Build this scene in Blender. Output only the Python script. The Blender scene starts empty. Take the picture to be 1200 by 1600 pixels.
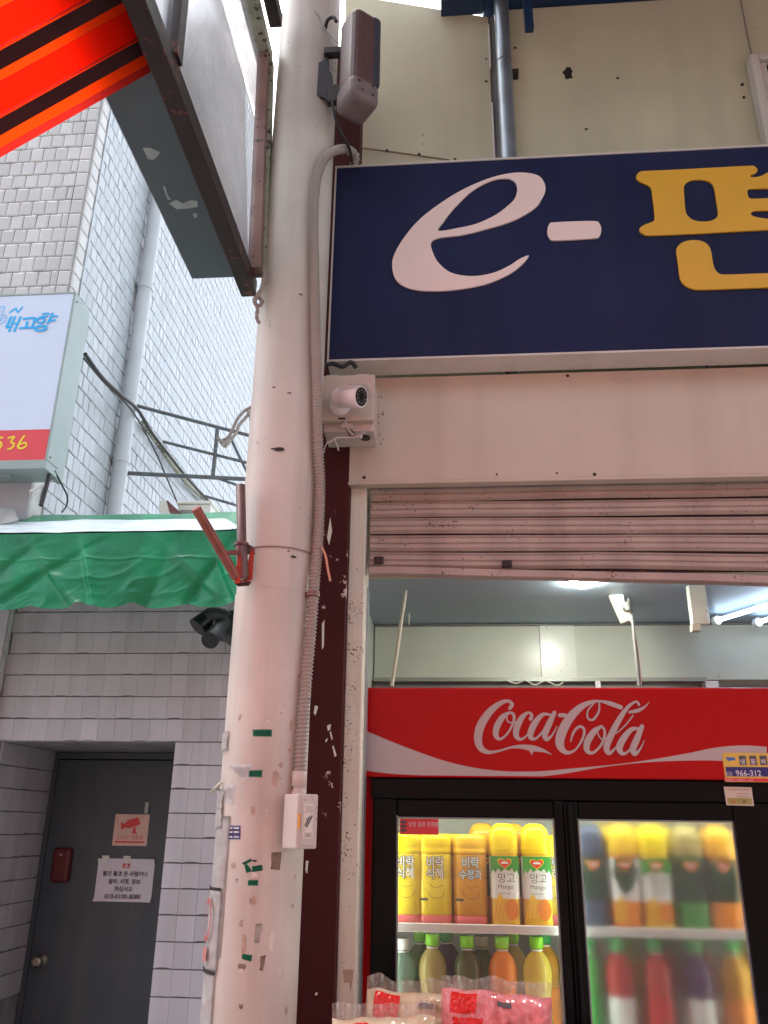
import bpy, bmesh, math, random
from mathutils import Vector, Matrix, noise
from math import radians, sin, cos, pi
random.seed(7)
S = bpy.context.scene
COL = S.collection

# ---------------------------------------------------------------- camera
F_PX = 1288.0
PITCH, ROLL, YAW = radians(20.857), radians(0.77), radians(4.854)
EYE = Vector((0, 0, 1.6))
_r = Vector((cos(YAW), sin(YAW), 0)); _f0 = Vector((-sin(YAW), cos(YAW), 0))
FWD = _f0*cos(PITCH) + Vector((0, 0, 1))*sin(PITCH)
_u = _r.cross(FWD)
RGT = _r*cos(ROLL) + _u*sin(ROLL); UPV = _u*cos(ROLL) - _r*sin(ROLL)
cd = bpy.data.cameras.new("camera"); cam = bpy.data.objects.new("camera", cd); COL.objects.link(cam)
cd.sensor_fit = 'VERTICAL'; cd.sensor_height = 36; cd.lens = F_PX/1600*36
cd.clip_start = 0.05; cd.clip_end = 800
M3 = Matrix((RGT, UPV, -FWD)).transposed()
cam.matrix_world = Matrix.Translation(EYE) @ M3.to_4x4()
S.camera = cam

# ---------------------------------------------------------------- world, sun, exposure
w = bpy.data.worlds.new("World"); S.world = w; w.use_nodes = True
nt = w.node_tree; nt.nodes.clear()
sky = nt.nodes.new('ShaderNodeTexSky'); sky.sky_type = 'NISHITA'; sky.sun_disc = False
SUN_EL, SUN_ROT = radians(64), radians(323)
sky.sun_elevation = SUN_EL; sky.sun_rotation = SUN_ROT
sky.dust_density = 3.0; sky.air_density = 1.0
hs = nt.nodes.new('ShaderNodeHueSaturation'); hs.inputs['Saturation'].default_value = 0.42
bg = nt.nodes.new('ShaderNodeBackground'); bg.inputs['Strength'].default_value = 0.15
wo = nt.nodes.new('ShaderNodeOutputWorld')
nt.links.new(sky.outputs[0], hs.inputs['Color']); nt.links.new(hs.outputs[0], bg.inputs['Color'])
nt.links.new(bg.outputs[0], wo.inputs[0])
sd = bpy.data.lights.new("sun", 'SUN'); sd.energy = 1.5; sd.angle = radians(60); sd.color = (1, .97, .93)
so = bpy.data.objects.new("sun", sd); COL.objects.link(so)
# the veiled sun stands high behind the shopfront: light travels away from it
_sdir = Vector((sin(SUN_ROT)*cos(SUN_EL), cos(SUN_ROT)*cos(SUN_EL), sin(SUN_EL)))
so.rotation_euler = (-_sdir).to_track_quat('-Z', 'Y').to_euler()
S.view_settings.view_transform = 'Standard'; S.view_settings.look = 'None'
S.view_settings.exposure = 1.76; S.view_settings.gamma = 1
S.view_settings.use_curve_mapping = False
S.render.engine = 'CYCLES'
S.cycles.use_denoising = True
S.cycles.max_bounces = 10; S.cycles.transmission_bounces = 8; S.cycles.transparent_max_bounces = 16
S.cycles.diffuse_bounces = 5; S.cycles.caustics_refractive = True; S.cycles.sample_clamp_indirect = 8

# ---------------------------------------------------------------- helpers
def ray(px, py):
    return (FWD*F_PX + RGT*(px-600) - UPV*(py-800)).normalized()
def P(px, py, X=None, Y=None, Z=None):
    """where the sight line of a photograph pixel meets a known world plane"""
    d = ray(px, py)
    if X is not None: t = (X-EYE.x)/d.x
    elif Y is not None: t = (Y-EYE.y)/d.y
    else: t = (Z-EYE.z)/d.z
    return EYE + d*t

def catmull(pts, n=6, closed=False):
    """smooth tuples of any width through the given knots"""
    out = []; m = len(pts)
    rng = range(m if closed else m-1)
    for i in rng:
        g = (lambda k: pts[k % m]) if closed else (lambda k: pts[min(max(k, 0), m-1)])
        p0, p1, p2, p3 = g(i-1), g(i), g(i+1), g(i+2)
        for k in range(n):
            t = k/n
            out.append(tuple(.5*((2*b)+(-a+c)*t+(2*a-5*b+4*c-d)*t*t+(-a+3*b-3*c+d)*t**3) for a, b, c, d in zip(p0, p1, p2, p3)))
    if not closed: out.append(tuple(pts[-1]))
    return out

class MB:
    """collects shapes into one mesh; coordinates are world coordinates"""
    def __init__(s): s.bm = bmesh.new()
    def quad(s, *ps, mi=0):
        f = s.bm.faces.new([s.bm.verts.new(Vector(p)) for p in ps]); f.material_index = mi; return s
    def box(s, lo, hi, bev=0.0, seg=2, rot=None, mi=0):
        lo, hi = Vector(lo), Vector(hi); c = (lo+hi)/2; h = (hi-lo)/2
        r = bmesh.ops.create_cube(s.bm, size=2.0); vs = r['verts']
        m = (Matrix.Translation(c) @ (rot.to_4x4() if rot else Matrix()) @ Matrix.Diagonal((h.x, h.y, h.z, 1)))
        bmesh.ops.transform(s.bm, matrix=m, verts=vs)
        if bev > 0:
            es = {e for v in vs for e in v.link_edges}
            bmesh.ops.bevel(s.bm, geom=list(es), offset=bev, segments=seg, affect='EDGES', profile=.5)
        return s
    def obox(s, c, sz, rot, bev=0.0, seg=2):
        c = Vector(c); h = Vector(sz)/2
        return s.box(c-h, c+h, bev, seg, rot)
    def tube(s, pts, rad, n=12, caps=True, closed=False):
        pts = [Vector(p) for p in pts]; m = len(pts)
        if not hasattr(rad, '__len__'): rad = [rad]*m
        t = (pts[1]-pts[0]).normalized()
        a = Vector((0, 0, 1)) if abs(t.z) < .9 else Vector((1, 0, 0))
        nrm = t.cross(a).normalized(); rings = []
        for i, p in enumerate(pts):
            t2 = (pts[min(i+1, m-1)]-pts[max(i-1, 0)])
            if t2.length > 1e-9:
                t2.normalize(); nrm = (nrm - t2*nrm.dot(t2)).normalized(); t = t2
            b = t.cross(nrm)
            rings.append([s.bm.verts.new(p+(nrm*cos(2*pi*k/n)+b*sin(2*pi*k/n))*rad[i]) for k in range(n)])
        for i in range(m-1):
            for k in range(n):
                f = s.bm.faces.new((rings[i][k], rings[i][(k+1) % n], rings[i+1][(k+1) % n], rings[i+1][k])); f.smooth = True
        if caps: s._cap(rings)
        return s
    def _cap(s, rings):
        # caps get vertices of their own so that they do not bend the side's shading
        s.bm.faces.new([s.bm.verts.new(v.co) for v in reversed(rings[0])]); s.bm.faces.new([s.bm.verts.new(v.co) for v in rings[-1]])
    def lathe(s, base, prof, n=20, power=2.0, sx=1.0, sy=1.0):
        """profile of (radius, z) about the vertical at base; power over 2 squares the section"""
        base = Vector(base); rings = []
        for r, z in prof:
            ring = []
            for k in range(n):
                a = 2*pi*(k+.5)/n; c, q = cos(a), sin(a)
                kx = math.copysign(abs(c)**(2/power), c); ky = math.copysign(abs(q)**(2/power), q)
                ring.append(s.bm.verts.new(base+Vector((kx*r*sx, ky*r*sy, z))))
            rings.append(ring)
        for i in range(len(rings)-1):
            for k in range(n):
                f = s.bm.faces.new((rings[i][k], rings[i][(k+1) % n], rings[i+1][(k+1) % n], rings[i+1][k])); f.smooth = True
        s._cap(rings)
        return s
    def grid(s, fn, nu, nv, smooth=True, thick=0.0, keep=None):
        vs = [[s.bm.verts.new(Vector(fn(i/nu, j/nv))) for j in range(nv+1)] for i in range(nu+1)]
        for i in range(nu):
            for j in range(nv):
                if keep and not keep((i+.5)/nu, (j+.5)/nv): continue
                f = s.bm.faces.new((vs[i][j], vs[i+1][j], vs[i+1][j+1], vs[i][j+1])); f.smooth = smooth
        return s
    def poly(s, pts, thick, n):
        """flat polygon given by world points, made solid along the vector n"""
        n = Vector(n).normalized()*thick; pts = [Vector(p) for p in pts]
        a = [s.bm.verts.new(p) for p in pts]; b = [s.bm.verts.new(p+n) for p in pts]
        s.bm.faces.new(a); s.bm.faces.new(list(reversed(b)))
        m = len(pts)
        for i in range(m): s.bm.faces.new((a[i], b[i], b[(i+1) % m], a[(i+1) % m]))
        return s
    def ribbon(s, pts, O, U, V, N, lift=0.0, n=5, rnd=True, smooth=True):
        """printed brush stroke: knots (u, v, width) on the plane O + uU + vV, lifted along N"""
        q = catmull(pts, n) if smooth and len(pts) > 2 else list(pts)
        m = len(q); L = []; R = []
        for i, (u, v, wd) in enumerate(q):
            a = q[max(i-1, 0)]; b = q[min(i+1, m-1)]
            dx, dy = b[0]-a[0], b[1]-a[1]; l = math.hypot(dx, dy) or 1
            nx, ny = -dy/l, dx/l; h = max(wd, .0001)/2
            L.append((u+nx*h, v+ny*h)); R.append((u-nx*h, v-ny*h))
        def w3(c): return O+U*c[0]+V*c[1]+N*lift
        def up(c, i): return w3(c)+N*(.00022*i/m)      # strokes that cross themselves pass over, not through
        lv = [s.bm.verts.new(up(c, i)) for i, c in enumerate(L)]; rv = [s.bm.verts.new(up(c, i)) for i, c in enumerate(R)]
        for i in range(m-1):
            s.bm.faces.new((lv[i], lv[i+1], rv[i+1], rv[i]))
        if rnd:
            for (c, end, sg) in ((q[0], 0, -1), (q[-1], m-1, 1)):
                a = q[1] if end == 0 else q[m-2]
                dx, dy = c[0]-a[0], c[1]-a[1]; l = math.hypot(dx, dy) or 1
                dx, dy = dx/l, dy/l; h = max(c[2], .0001)/2
                fan = [(c[0]+(-dy*cos(t)+dx*sin(t))*h, c[1]+(dx*cos(t)+dy*sin(t))*h) for t in [pi*k/6 for k in range(7)]]
                s.bm.faces.new([s.bm.verts.new(w3(p)) for p in fan])
        return s
    def solid(s, t):
        bmesh.ops.solidify(s.bm, geom=list(s.bm.faces), thickness=t); return s
    def build(s, name, mat, parent=None, smooth=False, shift=None, normals=True):
        me = bpy.data.meshes.new(name)
        if normals: bmesh.ops.recalc_face_normals(s.bm, faces=list(s.bm.faces))
        if smooth:
            for f in s.bm.faces: f.smooth = True
        o = bpy.data.objects.new(name, me); COL.objects.link(o)
        off = origin(parent) if parent else (Vector(shift) if shift is not None else Vector((0, 0, 0)))
        for v in s.bm.verts: v.co -= off
        s.bm.to_mesh(me); s.bm.free()
        for m in (mat if isinstance(mat, (list, tuple)) else [mat]): me.materials.append(m)
        if parent: o.parent = parent
        elif shift is not None: o.location = shift
        return o
def origin(o):
    v = Vector((0, 0, 0))
    while o: v += Vector(o.location); o = o.parent
    return v
def tag(o, label=None, cat=None, group=None, kind=None):
    if label: o['label'] = label
    if cat: o['category'] = cat
    if group: o['group'] = group
    if kind: o['kind'] = kind
    return o
def thing(name, loc, label, cat, group=None):
    o = bpy.data.objects.new(name, None); COL.objects.link(o); o.location = Vector(loc); o.empty_display_size = .05
    return tag(o, label, cat, group)
def copy_tree(o, parent=None):
    c = o.copy(); COL.objects.link(c)
    if parent: c.parent = parent
    for ch in [x for x in bpy.data.objects if x.parent == o]: copy_tree(ch, c)
    return c
def mesh_text(body, size, O, U, V, mat, parent, name, extrude=0.0, shear=0.0, align='LEFT', bold=0.0, sx=1.0):
    """lettering as a mesh on the plane O,U,V (baseline origin)"""
    c = bpy.data.curves.new("t", 'FONT'); c.body = body; c.size = size; c.shear = shear; c.align_x = align
    c.extrude = extrude; c.offset = bold; c.resolution_u = 2; c.fill_mode = 'BOTH' if extrude else 'FRONT'
    o = bpy.data.objects.new("t", c); COL.objects.link(o)
    me = bpy.data.meshes.new_from_object(o.evaluated_get(bpy.context.evaluated_depsgraph_get()))
    bpy.data.objects.remove(o); bpy.data.curves.remove(c)
    off = origin(parent); N = U.cross(V)
    for v in me.vertices: v.co = O + U*(v.co.x*sx) + V*v.co.y + N*v.co.z - off
    me.materials.clear(); me.materials.append(mat); me.name = name
    ob = bpy.data.objects.new(name, me); COL.objects.link(ob); ob.parent = parent
    return ob
def outline(loops, O, U, V, thick, mat, parent, name, n=6):
    """solid sheet letter from closed smooth outlines (first loop outside, others holes)"""
    c = bpy.data.curves.new("t", 'CURVE'); c.dimensions = '2D'; c.fill_mode = 'BOTH'; c.extrude = thick/2
    for lp in loops:
        q = catmull(lp, n, True); sp = c.splines.new('POLY'); sp.points.add(len(q)-1); sp.use_cyclic_u = True
        for p, k in zip(sp.points, q): p.co = (k[0], k[1], 0, 1)
    o = bpy.data.objects.new("t", c); COL.objects.link(o)
    me = bpy.data.meshes.new_from_object(o.evaluated_get(bpy.context.evaluated_depsgraph_get()))
    bpy.data.objects.remove(o); bpy.data.curves.remove(c)
    off = origin(parent); N = U.cross(V)
    for v in me.vertices: v.co = O + U*v.co.x + V*v.co.y + N*(v.co.z+thick/2) - off
    me.materials.clear(); me.materials.append(mat); me.name = name
    ob = bpy.data.objects.new(name, me); COL.objects.link(ob); ob.parent = parent
    return ob
XA, YA, ZA = Vector((1, 0, 0)), Vector((0, 1, 0)), Vector((0, 0, 1))
NF = Vector((0, -1, 0))          # out of the shopfront, towards the street

# ---------------------------------------------------------------- materials
def new_mat(name):
    m = bpy.data.materials.new(name); m.use_nodes = True
    t = m.node_tree; b = t.nodes['Principled BSDF']; return m, t, b
def mat(name, col, rough=.5, metal=0.0, var=.12, vscale=6.0, bump=0.0, bscale=80.0, spots=None, streak=None, spec=.5,
        emit=None, trans=0.0, ior=1.45, coat=0.0, alpha=1.0, island=0.0, rvar=.1):
    """paint, metal, plastic: base colour with broad variation, specks (colour, scale, amount) and vertical streaks (colour, scale, amount)"""
    m, t, b = new_mat(name); N = t.nodes; L = t.links
    tc = N.new('ShaderNodeTexCoord'); geo = N.new('ShaderNodeNewGeometry')
    pos = geo.outputs['Position']
    nz = N.new('ShaderNodeTexNoise'); nz.inputs['Scale'].default_value = vscale; nz.inputs['Detail'].default_value = 5
    L.new(pos, nz.inputs['Vector'])
    mx = N.new('ShaderNodeMix'); mx.data_type = 'RGBA'
    mx.inputs[6].default_value = (*[c*(1-var) for c in col], 1); mx.inputs[7].default_value = (*[min(1, c*(1+var)) for c in col], 1)
    mr = N.new('ShaderNodeMapRange'); mr.inputs[1].default_value = .3; mr.inputs[2].default_value = .7
    L.new(nz.outputs['Fac'], mr.inputs[0]); L.new(mr.outputs[0], mx.inputs[0]); out = mx.outputs[2]
    if island:
        oi = N.new('ShaderNodeObjectInfo'); ad = N.new('ShaderNodeMath'); ad.operation = 'ADD'
        L.new(oi.outputs['Random'], ad.inputs[0]); L.new(geo.outputs['Random Per Island'], ad.inputs[1])
        fr = N.new('ShaderNodeMath'); fr.operation = 'FRACT'; L.new(ad.outputs[0], fr.inputs[0])
        mp = N.new('ShaderNodeMapRange'); mp.inputs[3].default_value = 1-island; mp.inputs[4].default_value = 1+island*.6
        L.new(fr.outputs[0], mp.inputs[0])
        mu = N.new('ShaderNodeMix'); mu.data_type = 'RGBA'; mu.blend_type = 'MULTIPLY'; mu.inputs[0].default_value = 1
        L.new(out, mu.inputs[6]); L.new(mp.outputs[0], mu.inputs[7]); out = mu.outputs[2]
    if streak:
        sc, ss, sa = streak
        mpg = N.new('ShaderNodeMapping'); mpg.inputs['Scale'].default_value = (ss, ss, ss*.06); L.new(pos, mpg.inputs['Vector'])
        n2 = N.new('ShaderNodeTexNoise'); n2.inputs['Scale'].default_value = 1; n2.inputs['Detail'].default_value = 6; L.new(mpg.outputs[0], n2.inputs['Vector'])
        m2 = N.new('ShaderNodeMapRange'); m2.inputs[1].default_value = .48; m2.inputs[2].default_value = .75; m2.inputs[4].default_value = sa
        L.new(n2.outputs['Fac'], m2.inputs[0])
        x2 = N.new('ShaderNodeMix'); x2.data_type = 'RGBA'; x2.inputs[7].default_value = (*sc, 1)
        L.new(m2.outputs[0], x2.inputs[0]); L.new(out, x2.inputs[6]); out = x2.outputs[2]
    if spots:
        sc, ss, sa = spots
        n3 = N.new('ShaderNodeTexNoise'); n3.inputs['Scale'].default_value = ss; n3.inputs['Detail'].default_value = 3; n3.inputs['Roughness'].default_value = .6
        L.new(pos, n3.inputs['Vector'])
        n4 = N.new('ShaderNodeTexNoise'); n4.inputs['Scale'].default_value = ss*.12; L.new(pos, n4.inputs['Vector'])
        a4 = N.new('ShaderNodeMath'); a4.operation = 'MULTIPLY_ADD'; a4.inputs[1].default_value = .5; L.new(n4.outputs['Fac'], a4.inputs[0]); L.new(n3.outputs['Fac'], a4.inputs[2])
        m3 = N.new('ShaderNodeMapRange'); m3.inputs[1].default_value = 1.02-sa; m3.inputs[2].default_value = 1.06-sa
        L.new(a4.outputs[0], m3.inputs[0])
        x3 = N.new('ShaderNodeMix'); x3.data_type = 'RGBA'; x3.inputs[7].default_value = (*sc, 1)
        L.new(m3.outputs[0], x3.inputs[0]); L.new(out, x3.inputs[6]); out = x3.outputs[2]
    L.new(out, b.inputs['Base Color'])
    rr = N.new('ShaderNodeMapRange'); rr.inputs[3].default_value = max(0, rough-rvar); rr.inputs[4].default_value = min(1, rough+rvar)
    L.new(nz.outputs['Fac'], rr.inputs[0]); L.new(rr.outputs[0], b.inputs['Roughness'])
    b.inputs['Metallic'].default_value = metal; b.inputs['Specular IOR Level'].default_value = spec
    b.inputs['IOR'].default_value = ior; b.inputs['Transmission Weight'].default_value = trans; b.inputs['Coat Weight'].default_value = coat
    b.inputs['Alpha'].default_value = alpha
    if bump:
        nb = N.new('ShaderNodeTexNoise'); nb.inputs['Scale'].default_value = bscale; nb.inputs['Detail'].default_value = 4; L.new(pos, nb.inputs['Vector'])
        bp = N.new('ShaderNodeBump'); bp.inputs['Strength'].default_value = bump; bp.inputs['Distance'].default_value = .004
        L.new(nb.outputs['Fac'], bp.inputs['Height']); L.new(bp.outputs[0], b.inputs['Normal'])
    if emit:
        b.inputs['Emission Color'].default_value = (*emit[0], 1); b.inputs['Emission Strength'].default_value = emit[1]
    return m
def sheet_mat(name, col, clear, trans=.5, gloss=.12, rough=.1, tcol=(1, 1, 1), nscale=5.0, nvar=.25):
    """thin plastic: part see-through, part milky (diffuse and let-through light), a little gloss"""
    m, t, b = new_mat(name); N = t.nodes; L = t.links; N.remove(b); out = N['Material Output']
    tr = N.new('ShaderNodeBsdfTransparent'); tr.inputs[0].default_value = (*tcol, 1)
    df = N.new('ShaderNodeBsdfDiffuse'); df.inputs[0].default_value = (*col, 1)
    tl = N.new('ShaderNodeBsdfTranslucent'); tl.inputs[0].default_value = (*col, 1)
    gl = N.new('ShaderNodeBsdfGlossy'); gl.inputs['Roughness'].default_value = rough
    geo = N.new('ShaderNodeNewGeometry'); nz = N.new('ShaderNodeTexNoise'); nz.inputs['Scale'].default_value = nscale; nz.inputs['Detail'].default_value = 6
    L.new(geo.outputs['Position'], nz.inputs['Vector'])
    mr = N.new('ShaderNodeMapRange'); mr.inputs[1].default_value = .3; mr.inputs[2].default_value = .7
    mr.inputs[3].default_value = max(0, 1-clear-nvar*.5); mr.inputs[4].default_value = min(1, 1-clear+nvar*.5); L.new(nz.outputs['Fac'], mr.inputs[0])
    a = N.new('ShaderNodeMixShader'); a.inputs[0].default_value = trans; L.new(df.outputs[0], a.inputs[1]); L.new(tl.outputs[0], a.inputs[2])
    c = N.new('ShaderNodeMixShader'); L.new(mr.outputs[0], c.inputs[0]); L.new(tr.outputs[0], c.inputs[1]); L.new(a.outputs[0], c.inputs[2])
    fr = N.new('ShaderNodeFresnel'); fr.inputs[0].default_value = 1.45
    mm = N.new('ShaderNodeMath'); mm.operation = 'MULTIPLY'; mm.inputs[1].default_value = gloss*8; mm.use_clamp = True; L.new(fr.outputs[0], mm.inputs[0])
    d = N.new('ShaderNodeMixShader'); L.new(mm.outputs[0], d.inputs[0]); L.new(c.outputs[0], d.inputs[1]); L.new(gl.outputs[0], d.inputs[2])
    L.new(d.outputs[0], out.inputs[0]); return m
def tile_mat(name, col, rough, island, stain, sa):
    return mat(name, col, rough, var=.06, vscale=3, bump=.25, bscale=25, island=island, streak=(stain, 9, sa), rvar=.08)

RUST = (.10, .05, .03)
M = dict(
    asphalt=mat('street_concrete', (.27, .26, .25), .85, bump=.5, bscale=120),
    pole=mat('pole_paint', (.60, .555, .49), .46, var=.11, vscale=4, bump=.12, bscale=14, spots=((.16, .07, .05), 42, .045), streak=((.40, .31, .25), 16, .42)),
    cream=mat('cream_wall_panel', (.57, .54, .38), .6, var=.06, vscale=3, bump=.25, bscale=260, spots=((.10, .09, .06), 30, .02), streak=((.32, .295, .23), 5, .4)),
    white=mat('white_painted_sheet', (.56, .47, .385), .42, var=.05, vscale=3, bump=.08, bscale=6, streak=((.41, .335, .27), 8, .5)),
    jamb=mat('jamb_paint', (.74, .71, .59), .5, var=.06, vscale=5, bump=.15, bscale=30, spots=((.15, .10, .07), 130, .125), streak=((.42, .35, .28), 18, .55)),
    shutter=mat('shutter_paint', (.44, .355, .31), .42, var=.1, vscale=9, bump=.12, bscale=40, spots=((.14, .08, .06), 110, .09), streak=((.27, .20, .17), 7, .6)),
    navy=mat('navy_sign_face', (.013, .017, .060), .62, var=.25, vscale=1.6, streak=((.030, .033, .066), 5, .5), bump=.1, bscale=250, rvar=.06, spec=.22),
    letter_white=mat('letter_white', (.86, .66, .60), .4, var=.03),
    letter_yellow=mat('letter_yellow', (.70, .37, .022), .4, var=.04),
    oxblood=mat('oxblood_steel', (.060, .010, .010), .6, var=.12, vscale=5, bump=.15, bscale=30, spots=((.55, .42, .38), 26, .065), spec=.2),
    galv=mat('galvanised_pipe', (.36, .40, .43), .38, metal=.75, var=.15, vscale=9),
    trim=mat('grey_trim', (.20, .20, .19), .6, var=.2),
    bluesteel=mat('blue_steel', (.012, .035, .085), .45, var=.2),
    conduit=mat('conduit_plastic', (.36, .31, .275), .5, var=.06),
    bwhite=mat('white_plastic', (.58, .51, .46), .35, var=.04, spots=((.2, .14, .1), 90, .03)),
    camwhite=mat('camera_white', (.80, .74, .74), .28, var=.03),
    black=mat('black_plastic', (.012, .012, .013), .3, var=.1),
    blackgloss=mat('black_gloss_frame', (.004, .004, .005), .2, var=.1, rvar=.05, spec=.2),
    lens=mat('lens', (.008, .008, .012), .08, var=.05, rvar=.02),
    orange_tape=mat('indicator_orange', (.8, .36, .05), .4, var=.05),
    beamgrey=mat('grey_beam_paint', (.088, .118, .128), .5, var=.08, vscale=4, bump=.15, bscale=40),
    beamchip=mat('bare_chip', (.30, .37, .35), .6, var=.12, vscale=30),
    darksteel=mat('dark_steel', (.030, .021, .020), .5, var=.25, vscale=9, bump=.2, bscale=60, spots=((.14, .05, .03), 40, .14)),
    palesteel=mat('dirty_pale_steel', (.34, .36, .27), .55, var=.2, vscale=14, spots=((.06, .06, .045), 40, .2)),
    brownsteel=mat('brown_steel', (.26, .155, .13), .4, var=.15, vscale=9, spots=((.08, .05, .04), 40, .14)),
    rope=mat('rope', (.36, .30, .27), .85, var=.3, vscale=120, bump=.8, bscale=400),
    wire=mat('grey_wire', (.42, .38, .36), .5, var=.1),
    blackwire=mat('black_wire', (.03, .028, .028), .5),
    tile=tile_mat('glazed_white_tile', (.56, .55, .53), .22, .10, (.50, .49, .46), .35),
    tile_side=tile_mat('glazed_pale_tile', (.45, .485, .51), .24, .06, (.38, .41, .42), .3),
    tile_low=tile_mat('glazed_grey_tile', (.49, .465, .505), .34, .09, (.33, .30, .31), .5),
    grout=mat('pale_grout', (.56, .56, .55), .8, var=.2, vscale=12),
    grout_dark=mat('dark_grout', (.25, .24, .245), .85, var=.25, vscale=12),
    pvc=mat('pvc_downpipe', (.50, .53, .545), .35, var=.06, streak=((.45, .48, .5), 12, .4)),
    lbface=mat('lightbox_acrylic', (.62, .71, .86), .2, var=.02, rvar=.05),
    lbred=mat('lightbox_red', (.72, .06, .07), .25, var=.03),
    lbframe=mat('lightbox_frame', (.30, .36, .345), .42, metal=.2, var=.08),
    cyan=mat('cyan_vinyl', (.015, .42, .85), .3, var=.02),
    yellowv=mat('yellow_vinyl', (.86, .66, .02), .3, var=.02),
    iron=mat('painted_iron', (.12, .14, .15), .55, var=.25, vscale=20, spots=((.16, .08, .05), 60, .15)),
    tarp=mat('grey_tarp', (.34, .34, .32), .55, var=.3, vscale=6, bump=.3, bscale=30),
    acwhite=mat('appliance_white', (.66, .68, .62), .4, var=.05),
    plankred=mat('dark_red_plank', (.16, .06, .06), .5, var=.2),
    greenv=None, door=mat('charcoal_door_paint', (.050, .062, .077), .42, var=.14, vscale=5, bump=.1, bscale=20, streak=((.085, .09, .095), 9, .5), spots=((.12, .12, .12), 60, .06)),
    plate=mat('maroon_plate', (.095, .010, .012), .35, var=.08),
    paper=mat('paper', (.66, .62, .66), .7, var=.04, bump=.15, bscale=20),
    ink=mat('ink', (.10, .09, .10), .6), inkred=mat('red_ink', (.66, .06, .06), .6), inkblue=mat('blue_ink', (.14, .12, .34), .6, var=.2, vscale=60),
    stickerpink=mat('sticker_salmon', (.66, .44, .36), .5, var=.08, vscale=30),
    chrome=mat('worn_brass', (.6, .52, .40), .25, metal=1.0),
    tape=mat('green_tape', (.010, .20, .10), .3, var=.12, vscale=40),
    glue=mat('glue_residue', (.47, .36, .28), .6, var=.2, vscale=60), scrap=mat('torn_paper', (.70, .68, .66), .7, var=.1, vscale=50),
    clearscrap=mat('tape_scrap', (.66, .64, .58), .25, var=.1),
    flagred=mat('red_flag_holder', (.42, .055, .035), .42, var=.2, vscale=20), flagbrown=mat('brown_tube', (.17, .105, .095), .35, metal=.3, var=.15, vscale=20),
    spk=mat('speaker_shell', (.115, .062, .056), .45, var=.08, spots=((.08, .05, .04), 50, .12)), spkcap=mat('speaker_cap', (.19, .145, .14), .5, var=.12, vscale=30),
    grille=mat('speaker_grille', (.045, .045, .06), .6, bump=.6, bscale=500),
    fridgered=mat('fridge_red', (.44, .004, .006), .18, var=.05, rvar=.04, spec=.3), logo=mat('logo_white', (.50, .43, .42), .2, var=.02),
    fridgein=mat('fridge_liner', (.70, .74, .72), .35, var=.03), shelfw=mat('shelf_white', (.74, .76, .74), .3, var=.04),
    led=mat('led_strip', (.9, .95, .9), .4, emit=((.93, 1.0, .90), 4.8)),
    roomwall=mat('room_paint', (.62, .65, .58), .5, var=.06, vscale=3, streak=((.30, .30, .24), 8, .4)),
    roomceil=mat('ceiling_panel_glossy', (.33, .43, .51), .42, var=.05, vscale=2, rvar=.05),
    soffit=mat('soffit_board', (.60, .64, .54), .3, var=.05, vscale=4, spots=((.2, .18, .12), 70, .02), rvar=.06),
    glint_batten=mat('pale_glint_board', (.74, .78, .68), .25, var=.04, spots=((.14, .12, .08), 90, .06), rvar=.05),  # paints the lamp reflection on the beam; also colours the pale batten
    bulb=mat('lit_bulb', (1, 1, .95), .3, emit=((1.0, 1.0, .90), 95.0)),
    fluor=mat('lit_tube', (1, 1, 1), .3, emit=((.62, .80, 1.0), 4.2)),
    cordw=mat('cream_cord', (.66, .64, .52), .45), track=mat('aluminium_track', (.36, .38, .34), .4, metal=.4),
    floor=mat('shop_floor', (.32, .31, .30), .6), stand=mat('grey_stand', (.3, .3, .3), .5), timber=mat('pale_wood', (.4, .3, .2), .6),
)
# green tarpaulin: woven, glossy, dusty in streaks
M['greenv'] = mat('green_tarpaulin', (.003, .225, .092), .24, var=.30, vscale=6, bump=.35, bscale=220, streak=((.014, .235, .115), 30, .6), spec=.5, rvar=.12)
M['awning_glare'] = mat('sky_glare_band', (.66, .76, .78), .24, var=.08, vscale=6, bump=.2, bscale=120, spec=.7)  # blue-white of the reflected sky, put into the colour
M['vinyl'] = sheet_mat('hazy_vinyl', (.56, .54, .58), .46, trans=.6, gloss=.06, rough=.32, nscale=22, nvar=.16)
M['vinylthin'] = sheet_mat('thin_clear_vinyl', (.75, .78, .8), .80, trans=.5, gloss=.05, rough=.2, nscale=18)
M['glass'] = sheet_mat('door_glass', (.8, .85, .85), .96, trans=.5, gloss=.10, rough=.02, nscale=9, nvar=.06)
M['wrap'] = sheet_mat('crimped_film', (.85, .75, .72), .74, trans=.5, gloss=.3, rough=.06, nscale=60)
def red_sheet(name, col, tc):
    m, t, b = new_mat(name); N = t.nodes; L = t.links; N.remove(b)
    df = N.new('ShaderNodeBsdfDiffuse'); df.inputs[0].default_value = (*col, 1)
    tl = N.new('ShaderNodeBsdfTranslucent'); tl.inputs[0].default_value = (*tc, 1)
    a = N.new('ShaderNodeMixShader'); a.inputs[0].default_value = .9
    L.new(df.outputs[0], a.inputs[1]); L.new(tl.outputs[0], a.inputs[2]); L.new(a.outputs[0], N['Material Output'].inputs[0]); return m
M['redsheet'] = red_sheet('red_translucent_sheet', (.55, .03, .02), (.99, .016, .003))
M['orangesheet'] = red_sheet('orange_translucent_fold', (.6, .10, .02), (.99, .075, .005))
M['deepred'] = red_sheet('deep_red_fold', (.40, .03, .03), (.62, .03, .02))
M['ribdark'] = mat('dark_rib', (.060, .018, .020), .6, var=.3, vscale=12)
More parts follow.
